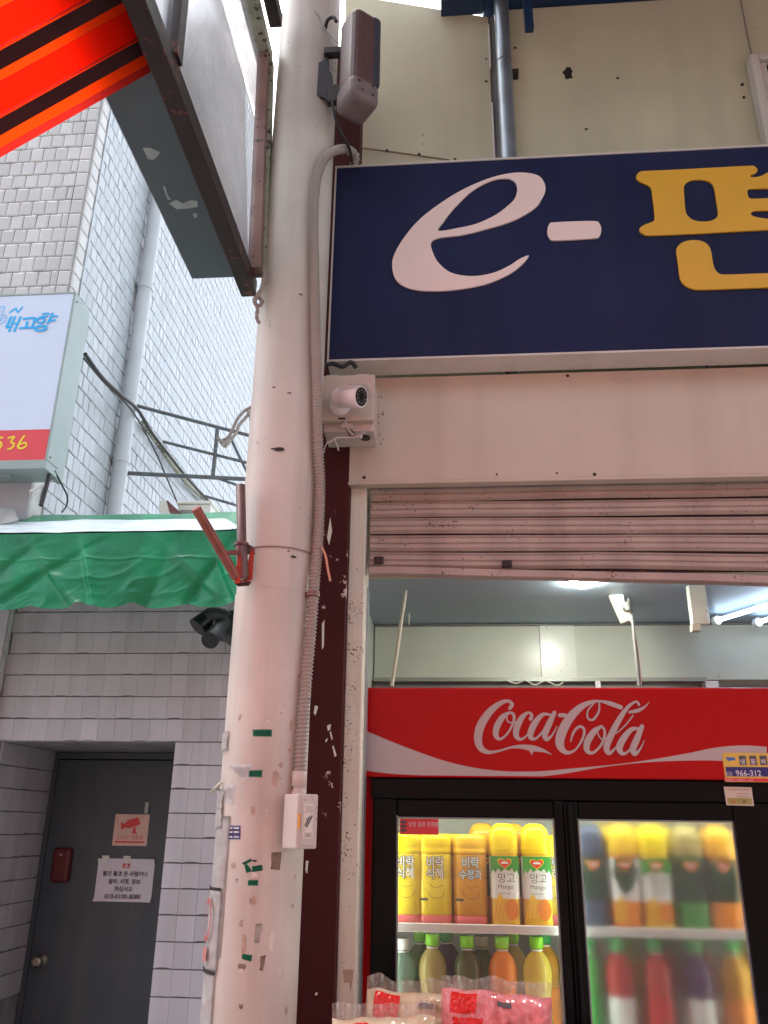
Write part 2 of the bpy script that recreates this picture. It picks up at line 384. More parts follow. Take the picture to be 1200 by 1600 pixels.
def fog_mat():
    m, t, b = new_mat('fogged_glass')
    b.inputs['Base Color'].default_value = (.93, .96, .95, 1); b.inputs['Transmission Weight'].default_value = 1
    b.inputs['IOR'].default_value = 1.5
    N = t.nodes; L = t.links
    geo = N.new('ShaderNodeNewGeometry'); nz = N.new('ShaderNodeTexNoise'); nz.inputs['Scale'].default_value = 6; L.new(geo.outputs['Position'], nz.inputs['Vector'])
    mr = N.new('ShaderNodeMapRange'); mr.inputs[3].default_value = .26; mr.inputs[4].default_value = .40; L.new(nz.outputs['Fac'], mr.inputs[0]); L.new(mr.outputs[0], b.inputs['Roughness'])
    return m
M['fog'] = fog_mat()
M['rim'] = mat('sign_rim', (.60, .55, .50), .5, var=.06, streak=((.42, .36, .30), 12, .4))

M['scuffpale'] = mat('pale_scuff', (.70, .64, .57), .5)
# ================================================================ SETTING
tag(MB().quad((-60, -60, 0), (60, -60, 0), (60, 80, 0), (-60, 80, 0)).build('ground', M['asphalt']), kind='structure')

# ---------------------------------------------------------------- tiled building, left
TW, TH = .083, .108
def tile_shape(bm, O, U, V, N, wd, ht, dep, tilt=0.0, arch=.004, jit=0.0, g=.002, r=.010):
    """one glazed tile: pillowed face, worn arched lower edge, slightly skew"""
    x0, x1, z0, z1 = g, wd-g, .0025, ht-.0015; rs = r
    lo = [(x0, z0), ((x0+x1)/2-.018, z0+arch), ((x0+x1)/2+.018, z0+arch), (x1, z0)]
    back = lo+[(x1, z1), (x0, z1)]
    front = [(x0+r, z0+r*.8), ((x0+x1)/2-.016, z0+arch+r*.7), ((x0+x1)/2+.016, z0+arch+r*.7), (x1-r, z0+r*.8), (x1-r, z1-r), (x0+r, z1-r)]
    def w3(p, d): return O+U*p[0]+V*p[1]+N*(d+tilt*(p[0]/wd-.5)+jit*(p[1]/ht-.5))
    a = [bm.verts.new(w3(p, 0)) for p in back]; m = [bm.verts.new(w3(p, dep*.7)) for p in back]; b = [bm.verts.new(w3(p, dep)) for p in front]
    for i in range(6):
        j = (i+1) % 6
        bm.faces.new((a[i], a[j], m[j], m[i])); bm.faces.new((m[i], m[j], b[j], b[i]))
    bm.faces.new(b)
def tile_meshes(U, N, mt, nvar=5, wd=TW, dep=.014, g=.002, r=.010, amp=1.0):
    res = []
    for k in range(nvar):
        bm = bmesh.new(); rr = random.Random(k)
        tile_shape(bm, Vector((0, 0, 0)), U, ZA, N, wd, TH, dep, rr.uniform(-.005, .005)*amp, rr.choice((.0003, .0008, .0015, .0025, .0045)), rr.uniform(-.003, .005)*amp, g, r)
        bmesh.ops.recalc_face_normals(bm, faces=list(bm.faces))
        me = bpy.data.meshes.new('tile'); bm.to_mesh(me); bm.free(); me.materials.append(mt); res.append(me)
    return res
def put_tile(mes, loc, root):
    o = bpy.data.objects.new('tile', random.choice(mes)); COL.objects.link(o); o.parent = root
    o.location = Vector(loc)-origin(root); return o

CX, CY = -2.27, 4.0           # corner of the building
bld = thing('tiled_building', (CX, CY, 0), 'tall building clad in glossy white tiles, its long side wall running back behind the pole', 'building')
MB().box((-5.5, CY, 0), (CX, 8.6, 9.6)).build('wall', M['grout'], bld)
front_mes = tile_meshes(XA, NF, M['tile'], nvar=9, amp=.7)
side_mes = tile_meshes(YA, XA, M['tile_side'], nvar=8, wd=.083, dep=.010, g=.0007, r=.005)
cut_mes = tile_meshes(XA, NF, M['tile'], wd=.0415)
row = 0; z = 4.30
nfront = 0
while z < 6.5:
    off = (row % 2)*.5*TW
    x = CX-.075-TW-off
    # narrow cut tile against the corner, then whole tiles
    if off: put_tile(cut_mes, (CX-.075-.0415, CY, z), bld); nfront += 1
    while x > -3.15:
        put_tile(front_mes, (x, CY, z), bld); nfront += 1; x -= TW
    z += TH; row += 1
# corner tiles turn the edge: a wider smooth piece per row, front leg and side leg
cor = bmesh.new()
tile_shape(cor, Vector((0, 0, 0)), XA, ZA, NF, .075, TH, .012, 0, .002)
tile_shape(cor, Vector((.078, .0, 0)), YA, ZA, XA, .10, TH, .012, 0, .002)
bmesh.ops.recalc_face_normals(cor, faces=list(cor.faces))
cme = bpy.data.meshes.new('corner_tile'); cor.to_mesh(cme); cor.free(); cme.materials.append(M['tile'])
z = 4.30
for k in range(21):
    o = bpy.data.objects.new('corner_tile', cme); COL.objects.link(o); o.parent = bld
    o.location = Vector((CX-.075, CY, z))-origin(bld); z += TH
# side wall: nearest tiles as pieces, the far ones joined
stuff = bmesh.new(); cnt = 0; row = 0; z = 2.7
while z < 9.5:
    y = CY+.135-(row % 2)*.0415; col = 0
    while y < 8.5:
        near = y < CY+.68 and 3.3 < z < 6.1
        if near and cnt+nfront < 292:
            put_tile(side_mes, (CX, y, z), bld); cnt += 1
        else:
            if not (z < 3.05 and y < 4.2):
                tile_shape(stuff, Vector((CX+random.uniform(-.001, .001), y, z)), YA, ZA, XA, .083, TH, .010, random.uniform(-.004, .004), random.uniform(.001, .005), random.uniform(-.002, .003), .0007, .005)
        y += .083
    z += TH; row += 1
bmesh.ops.recalc_face_normals(stuff, faces=list(stuff.faces))
sme = bpy.data.meshes.new('far_tiles'); stuff.to_mesh(sme); stuff.free(); sme.materials.append(M['tile_side'])
so_ = bpy.data.objects.new('far_tiles', sme); COL.objects.link(so_); so_.parent = bld; so_.location = -origin(bld); so_['kind'] = 'stuff'
MB().box((CX+.001, CY+.115, 4.2), (CX+.016, CY+.127, 9.5)).build('trim_strip', M['pvc'], bld)
# lower front face beside the doorway recess
MB().box((-3.6, CY-.012, 0), (CX-.002, CY-.001, 4.2)).build('lower_cladding', M['tile_low'], bld)

dp = thing('downpipe', (-2.20, 4.91, 0), 'white plastic downpipe running up the tiled side wall', 'downpipe')
MB().tube([(-2.20, 4.91, 2.6), (-2.20, 4.91, 9.5)], .052, 20).build('pipe', M['pvc'], dp)
for zz in (3.15, 3.86, 5.25, 6.9):
    MB().tube([(-2.20, 4.91, zz), (-2.20, 4.91, zz+.05)], .059, 20).build('collar', M['pvc'], dp)
    MB().box((-2.268, 4.86, zz+.012), (-2.20, 4.96, zz+.03)).build('bracket', M['trim'], dp)

# cables and diagonal strap clipped along the side wall
def cable(name, px, X, rad, m, label, cat='cable', Y=None, n=5):
    pts = [P(a, b, X=X) if Y is None else P(a, b, Y=Y) for a, b in px]
    q = [Vector(t) for t in catmull([tuple(p) for p in pts], n)]
    o = MB().tube(q, rad, 8).build(name, M[m], shift=q[0]); return tag(o, label, cat)
cable('wall_cable', [(133, 553), (160, 590), (190, 618), (215, 640), (236, 674), (262, 708), (297, 752), (338, 795)], -2.132, .012, 'blackwire', 'thick dark cable sagging diagonally across the tiled side wall')
cable('thin_cable', [(131, 560), (165, 600), (205, 640), (240, 700), (262, 750), (279, 790)], -2.138, .006, 'blackwire', 'thin dark cable leaving the thick cable and dropping behind the green awning')
cable('pale_pipe', [(222, 660), (262, 715), (300, 763), (345, 800)], -2.225, .018, 'palesteel', 'pale thin pipe slanting down the side wall beneath the thick dark cable', 'pipe')
cable('looped_wire', [(85, 735), (98, 760), (105, 775), (104, 790), (97, 800)], -2.1, .005, 'blackwire', 'black wire loop hanging under the white lightbox sign')
cable('wire_bundle', [(78, 738), (72, 762), (64, 790)], -2.11, .012, 'blackwire', 'thick dark wire bundle under the white lightbox sign')
cable('grey_hose', [(46, 768), (60, 762), (72, 757), (85, 748)], -2.12, .006, 'wire', 'short pale wire crossing the dark bundle under the lightbox')

# ---------------------------------------------------------------- white lightbox sign
LBX, LBY, LBZ0, LBZ1 = -2.098, 3.78, 3.322, 4.42
lb = thing('lightbox_sign', (-2.6, 3.85, LBZ0), 'white lightbox sign with blue lettering and a red strip of yellow digits', 'sign')
MB().box((-3.5, LBY+.012, LBZ0+.008), (LBX-.006, 3.985, LBZ1-.01)).build('box', M['lbframe'], lb)
for a, b in (((-3.5, LBY, LBZ0), (LBX, LBY+.13, LBZ0+.05)), ((-3.5, LBY, LBZ1-.012), (LBX, LBY+.13, LBZ1)), ((LBX-.012, LBY+.002, LBZ0+.051), (LBX+.002, LBY+.128, LBZ1-.013))):
    MB().box(a, b, .002, 1).build('frame', M['lbframe'], lb)
MB().box((LBX-.03, LBY+.135, LBZ0-.002), (LBX-.004, 3.99, LBZ1-.02)).build('rear_rim', M['lbframe'], lb)
zr = P(75, 670, Y=LBY).z; 
MB().box((-3.5, LBY+.004, zr), (LBX-.0125, LBY+.0115, LBZ1-.0125)).build('face_panel', M['lbface'], lb)
MB().box((-3.5, LBY+.003, LBZ0+.0505), (LBX-.0125, LBY+.0115, zr-.001)).build('red_strip', M['lbred'], lb)
def zpx(zx, zy, sc, ox, oy): return ox+zx/sc, oy+zy/sc
def strokes(lst, zoom, plane, mt, parent, name, lift=.001, n=5, wscale=1.0, closed=()):
    """lettering: brush knots measured on an enlarged view, laid on a plane Y=const"""
    sc, ox, oy = zoom; mb = MB(); k = 0
    for st in lst:
        pts = []
        for (a, b, wd) in st:
            q = P(*zpx(a, b, sc, ox, oy), Y=plane); q2 = P(*zpx(a+wd, b, sc, ox, oy), Y=plane)
            pts.append((q.x, q.z, (q2-q).length*wscale))
        mb.ribbon(pts, Vector((0, plane, 0)), XA, ZA, NF, lift+k*.0003, n); k += 1
    return mb.build(name, M[mt], parent, normals=False)
Z7 = (5.336, 0, 440)
strokes([[(82, 262, 10), (105, 240, 12), (132, 224, 12), (138, 240, 11), (150, 258, 11)], [(150, 258, 10), (168, 236, 11), (188, 214, 12)],
         [(92, 300, 18), (75, 340, 18), (58, 380, 18), (80, 380, 14), (100, 372, 8)], [(125, 297, 15), (103, 352, 15), (78, 414, 15)], [(172, 297, 15), (148, 352, 15), (120, 414, 15)], [(105, 352, 10), (148, 348, 10)],
         [(200, 312, 16), (292, 306, 16), (285, 335, 16), (272, 370, 14)], [(228, 340, 16), (218, 384, 16)], [(168, 390, 14), (280, 384, 14)],
         [(358, 272, 10), (400, 266, 12), (412, 276, 8)], [(330, 300, 11), (375, 292, 12), (400, 290, 10)], [(368, 305, 12), (318, 312, 13), (312, 335, 13), (340, 346, 13), (372, 332, 13), (368, 308, 12)],
         [(440, 268, 14), (420, 310, 14), (398, 352, 14)], [(432, 290, 14), (478, 292, 12)], [(420, 328, 14), (462, 324, 12)],
         [(360, 372, 17), (310, 380, 17), (295, 402, 16), (330, 412, 15), (375, 404, 16), (388, 384, 16), (360, 372, 17)],
         [(42, 212, 4), (10, 216, 4), (-14, 280, 4), (-30, 330, 4), (-10, 355, 4), (25, 350, 4), (50, 325, 4), (52, 292, 4), (30, 282, 4), (18, 286, 4), (42, 212, 4)], [(8, 308, 4), (22, 305, 4), (20, 322, 4), (5, 330, 4), (8, 308, 4)]],
        Z7, LBY+.004, 'cyan', lb, 'lettering', wscale=1.3)
strokes([[(-80, 1292, 15), (-60, 1340, 15), (-80, 1392, 15)], [(22, 1302, 14), (-18, 1306, 14), (-28, 1338, 13), (0, 1338, 13), (14, 1358, 14), (2, 1384, 14), (-26, 1396, 13)],
         [(72, 1305, 14), (122, 1296, 14), (92, 1336, 13), (118, 1352, 14), (104, 1384, 14), (66, 1400, 12)],
         [(204, 1288, 13), (170, 1336, 15), (152, 1376, 15), (172, 1392, 13), (206, 1382, 14), (222, 1358, 13), (206, 1344, 12), (172, 1358, 11)]],
        Z7, LBY+.003, 'yellowv', lb, 'digits', wscale=1.2)
for sx_, sz_ in ((LBX-.01, LBZ0+.075), (LBX+.004, LBZ1-.05)):
    MB().tube([(LBX+.001, LBY+.03, sz_), (LBX+.006, LBY+.03, sz_)], .006, 8).build('screw', M['trim'], lb)
MB().box((-2.45, 3.84, LBZ0-.012), (-2.32, 3.88, LBZ0-.001)).build('drain_clip', M['lbframe'], lb)

# ---------------------------------------------------------------- annexe with doorway recess
AY, DY = 4.05, 4.65
DX0, DX1, DZ = -2.235, -1.342, 1.968
ann = thing('tiled_annexe', (-1.4, AY, 0), 'low annexe front of grey tiles with a recessed doorway under the green awning', 'annexe')
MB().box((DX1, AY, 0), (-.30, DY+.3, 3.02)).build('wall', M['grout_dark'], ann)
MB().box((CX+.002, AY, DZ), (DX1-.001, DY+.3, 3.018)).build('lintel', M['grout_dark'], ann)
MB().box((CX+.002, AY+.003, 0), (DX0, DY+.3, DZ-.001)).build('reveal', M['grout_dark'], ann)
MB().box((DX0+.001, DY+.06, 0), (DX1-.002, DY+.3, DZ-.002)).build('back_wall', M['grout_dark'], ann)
MB().box((CX+.1, AY+.02, 3.022), (-.3, 5.4, 3.05)).build('roof_slab', M['grout'], ann)
low_mes = tile_meshes(XA, NF, M['tile_low'], nvar=14, wd=.0865, dep=.013, g=.0, r=.0007, amp=.25)
rev_mes = tile_meshes(YA, XA, M['tile_low'], wd=.0865, dep=.008, g=.0, r=.0007, amp=.25)
# horizontal joints measured down the wall: the lintel's lower edge is a joint
row = 0
z = DZ
while z < 2.95:
    x = CX+.012-(row % 2)*.01
    while x < -.62:
        if x > -2.3: put_tile(low_mes, (x, AY, z), ann)
        x += .0865
    z += TH; row += 1
z = DZ-TH; row = 0
while z > .75:
    x = DX1
    while x < -.75:
        put_tile(low_mes, (x, AY, z), ann); x += .0865
    y = AY+.02
    while y < DY-.05:
        put_tile(rev_mes, (DX0, y, z), ann); y += .0865
    z -= TH; row += 1

dr = thing('door', ((DX0+DX1)/2, DY, 0), 'charcoal steel door set back in the tiled recess, papers stuck on it', 'door')
MB().box((DX0+.012, DY, .02), (DX1-.004, DY+.045, 1.925), .003, 1).build('leaf', M['door'], dr)
MB().box((DX0+.012, DY-.006, 1.93), (DX1-.004, DY+.055, DZ-.004)).build('frame', M['door'], dr)
MB().box((DX0+.0102, DY-.012, .02), (DX0+.034, DY-.001, 1.928)).build('frame', M['door'], dr)
p = P(66, 1500, Y=DY)
MB().lathe((0, 0, 0), [(.026, 0), (.026, .006), (.011, .010), (.011, .035), (.026, .045), (.028, .06), (.018, .07)], 16)
kb = MB(); kb.tube([p+Vector((0, -.001, 0)), p+Vector((0, -.008, 0)), p+Vector((0, -.009, 0)), p+Vector((0, -.035, 0)), p+Vector((0, -.045, 0)), p+Vector((0, -.062, 0)), p+Vector((0, -.07, 0))], [.032, .032, .012, .012, .026, .028, .016], 16)
kb.build('knob', M['chrome'], dr)
a, b = P(87, 1324, Y=DY), P(109, 1379, Y=DY)
MB().box((a.x, DY-.034, b.z), (b.x, DY+.012, a.z), .021, 4).build('pull_plate', M['plate'], dr)
MB().tube([((a.x+b.x)/2, DY-.0335, a.z-.035), ((a.x+b.x)/2, DY-.037, a.z-.035)], .006, 10).build('screw', M['chrome'], dr)
p = P(230, 1262, Y=DY)
MB().box((p.x-.012, DY-.01, p.z-.03), (p.x+.012, DY-.0005, p.z+.03), .003, 1).build('door_viewer', M['lbframe'], dr)
# pasted notice
a, b = P(155, 1341, Y=DY), P(236, 1410, Y=DY)
def sheet(u, v):
    cu = max(0, abs(u-.5)*2-.75)/.25; cv = max(0, abs(v-.5)*2-.75)/.25
    return (a.x+(b.x-a.x)*u, DY-.0030-.016*(cu*cv)**1.2-.002*max(0, noise.noise(Vector((u*3, v*3, 1.)))), b.z+(a.z-b.z)*v)
no = MB().grid(sheet, 30, 24).build('notice', M['paper'], dr)
for u_ in (.5, .12):
    MB().box((a.x+(b.x-a.x)*u_-.02, DY-.0056, a.z-.012), (a.x+(b.x-a.x)*u_+.02, DY-.0050, a.z+.014)).build('tape', M['clearscrap'], no)
W_ = b.x-a.x; H_ = a.z-b.z; cxn = (a.x+b.x)/2; yn = DY-.0062
def line_text(t, fy, size, m, par, cx, ztop, H, yy):
    return mesh_text(t, size, Vector((cx, yy, ztop-H*fy)), XA, ZA, M[m], par, 'lettering', align='CENTER', bold=.0006)
line_text('경고', .21, .026, 'inkred', no, cxn, a.z, H_, yn)
line_text('물건 들고 온 사람이나', .40, .027, 'ink', no, cxn, a.z, H_, yn)
line_text('알바, 서명, 정보', .58, .027, 'ink', no, cxn, a.z, H_, yn)
line_text('하십시오', .75, .027, 'ink', no, cxn, a.z, H_, yn)
line_text('010-0100-8080', .93, .032, 'ink', no, cxn, a.z, H_, yn)
# camera warning sticker
a, b = P(181, 1272, Y=DY), P(229, 1322, Y=DY)
st = MB().box((a.x, DY-.002, b.z), (b.x, DY-.0006, a.z)).build('warning_sticker', M['stickerpink'], dr)
Z3 = (3.2, 0, 1100)
mbp = MB()
def zp(zx, zy, zoom, Y): return P(*zpx(zx, zy, *zoom), Y=Y)
mbp.poly([zp(q[0], q[1], Z3, DY-.0026) for q in ((640, 580), (690, 566), (704, 600), (650, 622), (628, 618), (606, 628), (604, 590), (622, 600))], .0006, NF)
mbp.poly([zp(q[0], q[1], Z3, DY-.0026) for q in ((664, 622), (680, 614), (678, 640), (690, 648), (660, 648))], .0006, NF)
mbp.build('camera_emblem', M['inkred'], st)
cxn = (a.x+b.x)/2
mesh_text('CCTV 작동중', .026, Vector((cxn, DY-.0027, zp(650, 676, Z3, DY).z)), XA, ZA, M['inkred'], st, 'lettering', align='CENTER')
MB().box((a.x+.015, DY-.0028, zp(650, 694, Z3, DY).z), (b.x-.015, DY-.0021, zp(650, 686, Z3, DY).z)).build('print_bar', M['inkred'], st)
# ---------------------------------------------------------------- green awning
aw = thing('green_awning', (-2.0, 3.7, 2.47), 'creased green tarpaulin awning with a scalloped valance over the grey tiled doorway', 'awning')
AX0, AX1, AFY = -3.3, -.78, 3.40
AZT = 2.822
def crease(x, v, cx, slope, wdt, amp):
    """a hard-edged fold: sharp on one side, soft on the other"""
    d = x-cx-slope*v
    return amp*(math.exp(-abs(d)/wdt) if d > 0 else math.exp(-(d/(wdt*.45))**2))
CRS = [(-2.95, .10, .10, .022), (-2.62, -.35, .07, -.018), (-2.38, .25, .06, .020), (-2.12, -.2, .08, -.016), (-1.93, .30, .05, .026), (-1.80, -.42, .06, -.022), (-1.66, .12, .045, .034), (-1.50, -.55, .07, -.020), (-1.34, .40, .06, .018), (-1.22, -.10, .09, -.016), (-1.06, .16, .05, .040), (-.94, -.2, .05, -.02)]
def val(u, v):
    """valance: u along, v down"""
    x = AX0+(AX1-AX0)*u
    s = (x+3.0)/.235
    bot = 2.472+.022*(abs(((s+.1) % 1)-.5)*2)**2+.006*noise.noise(Vector((x*9, 0, 4.)))
    z = AZT-(AZT-bot)*v
    ramp = min(1, v*1.6)
    d = .020*noise.noise(Vector((x*2.2+v*1.1, v*1.4, 1.3)))*v
    for c in CRS: d += 1.35*crease(x, v, *c)*ramp*(.6+.4*v)
    rd = 1-abs(noise.noise(Vector((x*4.2+v*2.6, v*2.2-x, 5.))))*2
    d += .006*rd**3*ramp + .002*(1-abs(noise.noise(Vector((x*13+v*6, v*7, 8.))))*2)*ramp
    d += .008*math.exp(-((v-.36)/.012)**2)*(.6+.4*noise.noise(Vector((x*5, 2., 2.))))
    end = max(0, (x-(-.93))/.15)
    return (x, AFY-d+.10*end**2, z-.05*end**2*v)
MB().grid(val, 360, 60).build('valance', M['greenv'], aw)
def top(u, v):
    x = AX0+(AX1-AX0)*u; y = AFY+.015+v*.64
    z = AZT+.001+.34*v+.012*noise.noise(Vector((x*3, v*4, 2.)))*min(1, v*6)-.02*sin(pi*v)
    return (x, y, z)
MB().grid(top, 160, 24).build('canopy', M['greenv'], aw)
MB().tube([(AX0, AFY+.02, AZT-.02), (AX1-.03, AFY+.02, AZT-.02)], .015, 10).build('front_rail', M['galv'], aw)
# sky glare on the glossy slope, built as a pale band along its front
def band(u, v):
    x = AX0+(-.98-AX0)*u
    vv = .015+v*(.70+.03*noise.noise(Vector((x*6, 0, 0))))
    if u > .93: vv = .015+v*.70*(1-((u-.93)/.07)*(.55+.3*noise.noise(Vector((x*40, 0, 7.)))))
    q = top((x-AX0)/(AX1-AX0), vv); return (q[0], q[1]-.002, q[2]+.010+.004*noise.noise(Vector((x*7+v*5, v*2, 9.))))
MB().grid(band, 150, 8).build('glare_band', M['awning_glare'], aw)
tp = MB()
def tarp(u, v):
    x = -3.2+1.0*u*(1-.25*v); z0 = 3.09+.0*v
    return (x, 3.80+.22*v, 3.03+.17*sin(pi*min(1, v*1.1))*(1-.35*u**2)+.02*noise.noise(Vector((x*8, v*5, 3.))))
tag(tp.grid(tarp, 40, 14).build('folded_tarp', M['tarp'], shift=(-2.7, 3.9, 3.05)), 'grey folded tarpaulin lying on the green awning below the lightbox sign', 'tarpaulin')
ac = thing('outdoor_unit', (-1.55, 4.5, 3.05), 'small cream metal cabinet standing above the green awning', 'cabinet')
a, b = P(279, 784, Y=4.45), P(330, 784, Y=4.45)
MB().box((a.x, 4.45, 3.051), (b.x, 4.70, a.z-.018), .006, 2).build('body', M['acwhite'], ac)
MB().box((a.x-.01, 4.44, a.z-.017), (b.x+.01, 4.71, a.z), .004, 1).build('lid', M['acwhite'], ac)
for k in range(3): MB().box((a.x+.012, 4.445, a.z-.062-.014*k), (a.x+.09, 4.4495, a.z-.056-.014*k)).build('vent_slot', M['trim'], ac)
pl = thing('propped_plank', P(265, 798, Y=4.4), 'short plank end, white and dark red, left of the cream cabinet', 'plank')
a = P(252, 783, Y=4.4); b = P(272, 800, Y=4.4)
MB().poly([P(*q, Y=4.4) for q in ((250, 782), (259, 782), (264, 800), (248, 800))], .05, YA).build('white_end', M['acwhite'], pl)
MB().poly([P(*q, Y=4.41) for q in ((259.5, 782), (262, 782), (281, 800), (265, 800))], .05, YA).build('red_side', M['plankred'], pl)

# pair of dark cameras under the awning
dc = thing('twin_camera', P(352, 985, Y=3.75), 'pair of dark hooded cameras hanging under the green awning beside the pole', 'security camera')
def hood(px0, px1, r, Y0, Y1, name):
    a, b = P(*px0, Y=Y0), P(*px1, Y=Y1); d = (b-a)
    MB().tube([a, a+d*.05, a+d*.9, b], [r*.7, r, r, r*1.05], 18).build(name, M['hooddark'], dc)
    MB().tube([b-d*.04, b+d*.10], [r*1.12, r*1.12], 18).build('hood', M['black'], dc)
M['hooddark'] = mat('dark_camera_shell', (.045, .05, .052), .4, var=.1)
hood((352, 972), (330, 998), .036, 3.78, 3.62, 'camera_body')
qa = [P(*q, Y=3.75) for q in ((356, 964), (342, 960), (328, 962), (320, 970))]
MB().tube([Vector(t) for t in catmull([tuple(q) for q in qa], 5)], [.03+.012*i/15 for i in range(16)], 14).build('camera_body', M['hooddark'], dc)
q = P(321, 969, Y=3.75); MB().tube([q, q+Vector((-.03, -.02, -.04))], [.044, .05], 14).build('hood', M['black'], dc)
q = P(358, 975, Y=3.8); MB().box((q.x-.04, 3.76, q.z-.07), (q.x+.06, 4.04, q.z+.06), .01, 2).build('mount', M['hooddark'], dc)
q = P(360, 1003, Y=3.9); MB().tube([q, q+Vector((-.06, 0, .02))], .01, 8).build('cable_gland', M['black'], dc)

# iron bracket frame on the side wall and its rope
IY = 5.10
fr = thing('iron_frame', P(214, 634, Y=IY), 'thin dark iron frame reaching out from the tiled side wall to the pole', 'bracket')
for (p0, p1, r) in (((214, 634), (392, 681), .013), ((255, 690), (390, 724), .011), ((193, 739), (392, 749), .015), ((320, 775), (392, 796), .010), ((340, 668), (333, 742), .014), ((360, 684), (388, 742), .010), ((330, 744), (388, 764), .009)):
    MB().tube([P(*p0, Y=IY), P(*p1, Y=IY)], r, 10).build('bar', M['iron'], fr)
rope = thing('rope', P(350, 690, Y=IY-.05), 'frayed pale rope knotted round the top bar of the iron frame', 'rope')
for k, px in enumerate(([(397, 634), (382, 642), (371, 655), (363, 672), (356, 684), (345, 690), (352, 698)], [(396, 637), (386, 650), (374, 664), (368, 678), (358, 690), (352, 698)], [(388, 641), (392, 655), (394, 690)], [(340, 684), (350, 692), (360, 686), (346, 696)])):
    q = [Vector(t) for t in catmull([tuple(P(x, y, Y=IY-.04-.012*k)) for x, y in px], 5)]
    MB().tube(q, .012, 7).build('strand', M['rope'], rope)

# ---------------------------------------------------------------- arcade pole
PC = Vector((-.510, 2.30, 0)); PR = .1125
pole = thing('arcade_pole', PC, 'thick round cream pole standing between the tiled annexe and the blue sign', 'pole')
SEAM = 2.216
MB().tube([PC, PC+ZA*SEAM], PR+.0025, 64).build('lower_column', M['pole'], pole)
MB().tube([PC+ZA*(SEAM+.001), PC+ZA*6.5], PR, 64).build('upper_column', M['pole'], pole)
def on_pole(px, py, lift=.0):
    d = ray(px, py); o = EYE-PC; r = PR+.0025+lift
    A = d.x**2+d.y**2; B = 2*(o.x*d.x+o.y*d.y); C = o.x**2+o.y**2-r*r
    disc = B*B-4*A*C
    t = (-B-math.sqrt(disc))/(2*A) if disc > 0 else -B/(2*A)
    q = EYE+d*t; return math.atan2(q.y-PC.y, q.x-PC.x), q.z
def pole_patch(px, m, name, lift=.0009, nu=8, nv=4, label=None, wob=0.0, parent=None):
    """sticker bent round the pole between four photographed corners (TL, TR, BR, BL)"""
    c = [on_pole(*q) for q in px]
    def fn(u, v):
        a = (c[0][0]*(1-u)+c[1][0]*u)*(1-v)+(c[3][0]*(1-u)+c[2][0]*u)*v
        z = (c[0][1]*(1-u)+c[1][1]*u)*(1-v)+(c[3][1]*(1-u)+c[2][1]*u)*v
        a += wob*noise.noise(Vector((v*7, u*3, lift*999))); r = PR+.0025+lift+wob*.06*abs(noise.noise(Vector((u*4, v*9, 2.))))
        return (PC.x+r*cos(a), PC.y+r*sin(a), z)
    o = MB().grid(fn, nu, nv).solid(.0004).build(name, m, parent or pole)
    if label: o['label'] = label
    return o
Z8 = (3.2, 300, 1100)
def z8(*pts): return [zpx(a, b, *Z8) for a, b in pts]
for q in (((303, 128), (399, 128), (398, 163), (304, 162)), ((286, 332), (352, 330), (350, 366), (283, 364)), ((300, 812), (350, 804), (354, 832), (302, 840)), ((281, 880), (331, 880), (330, 908), (279, 907)), ((252, 1248), (302, 1256), (296, 1288), (248, 1274)),
          ((250, 795), (296, 772), (300, 784), (262, 806)), ((262, 806), (276, 800), (302, 836), (272, 846))):
    pole_patch(z8(*q), M['tape'], 'tape')
for q in (((178, 304), (300, 304), (292, 372), (262, 384)), ((160, 410), (214, 404), (206, 500), (166, 490)), ((318, 1100), (350, 1096), (334, 1194), (310, 1192)), ((272, 800), (300, 800), (304, 836), (288, 824))):
    pole_patch(z8(*q), M['clearscrap'] if q[0][0] > 300 else M['gluepale'] if 'gluepale' in M else M['scrap'], 'torn_paper', .0006)
for q in (((398, 742), (446, 740), (440, 830), (394, 826)), ((230, 1298), (270, 1300), (268, 1328), (228, 1322)), ((342, 1262), (368, 1254), (356, 1336), (338, 1330)), ((232, 1500), (256, 1504), (250, 1528), (236, 1520))):
    pole_patch(z8(*q), M['glue'], 'glue_mark', .0003, wob=.03)
bs = pole_patch(z8((176, 608), (244, 608), (242, 676), (175, 676)), M['inkblue'], 'sticker', .001, label='small blue printed sticker')
for zz_ in (616, 636, 660):
    for x0, x1 in ((184, 204), (210, 236)):
        pole_patch(z8((x0, zz_), (x1, zz_), (x1, zz_+9), (x0, zz_+9)), M['scrap'], 'print_bar', .0018, 3, 1, parent=bs)
# posters peeling at the far left edge of the pole
A0 = pi*1.02
def edge_patch(z0, z1, a0, a1, m, name, lift, wob=.02, nv=24, parent=None, label=None):
    def fn(u, v):
        a = a0+(a1-a0)*u+wob*noise.noise(Vector((v*6, u*2, lift*1000)))*u; z = z1+(z0-z1)*v
        r = PR+.0025+lift+.004*max(0, noise.noise(Vector((u*2, v*11, lift*500))))
        return (PC.x+r*cos(a), PC.y+r*sin(a), z)
    o = MB().grid(fn, 14, nv).solid(.0005).build(name, m, parent or pole)
    if label: o['label'] = label
    return o
def zpole(py, px=340): return on_pole(px, py)[1]
z_a, z_b, z_c, z_d, z_e = [zpole(y) for y in (1240, 1388, 1520, 1600, 1680)]
edge_patch(z_b-.15, z_b+.17, radians(176), radians(240), M['scrap'], 'poster', .002, label='torn pale poster curling off the pole')
ps = edge_patch(z_c+.002, z_b, radians(180), radians(236), M['posterwhite'] if 'posterwhite' in M else M['scrap'], 'poster', .004, .01, label='white poster with red round print')
edge_patch(z_d-.05, z_c-.006, radians(178), radians(234), M['scrap'], 'poster', .0035, .015)
for zz_ in (z_b-.002, z_c-.002):
    edge_patch(zz_-.004, zz_+.004, radians(180), radians(235), M['ink'], 'poster_edge', .0056, 0, 2)
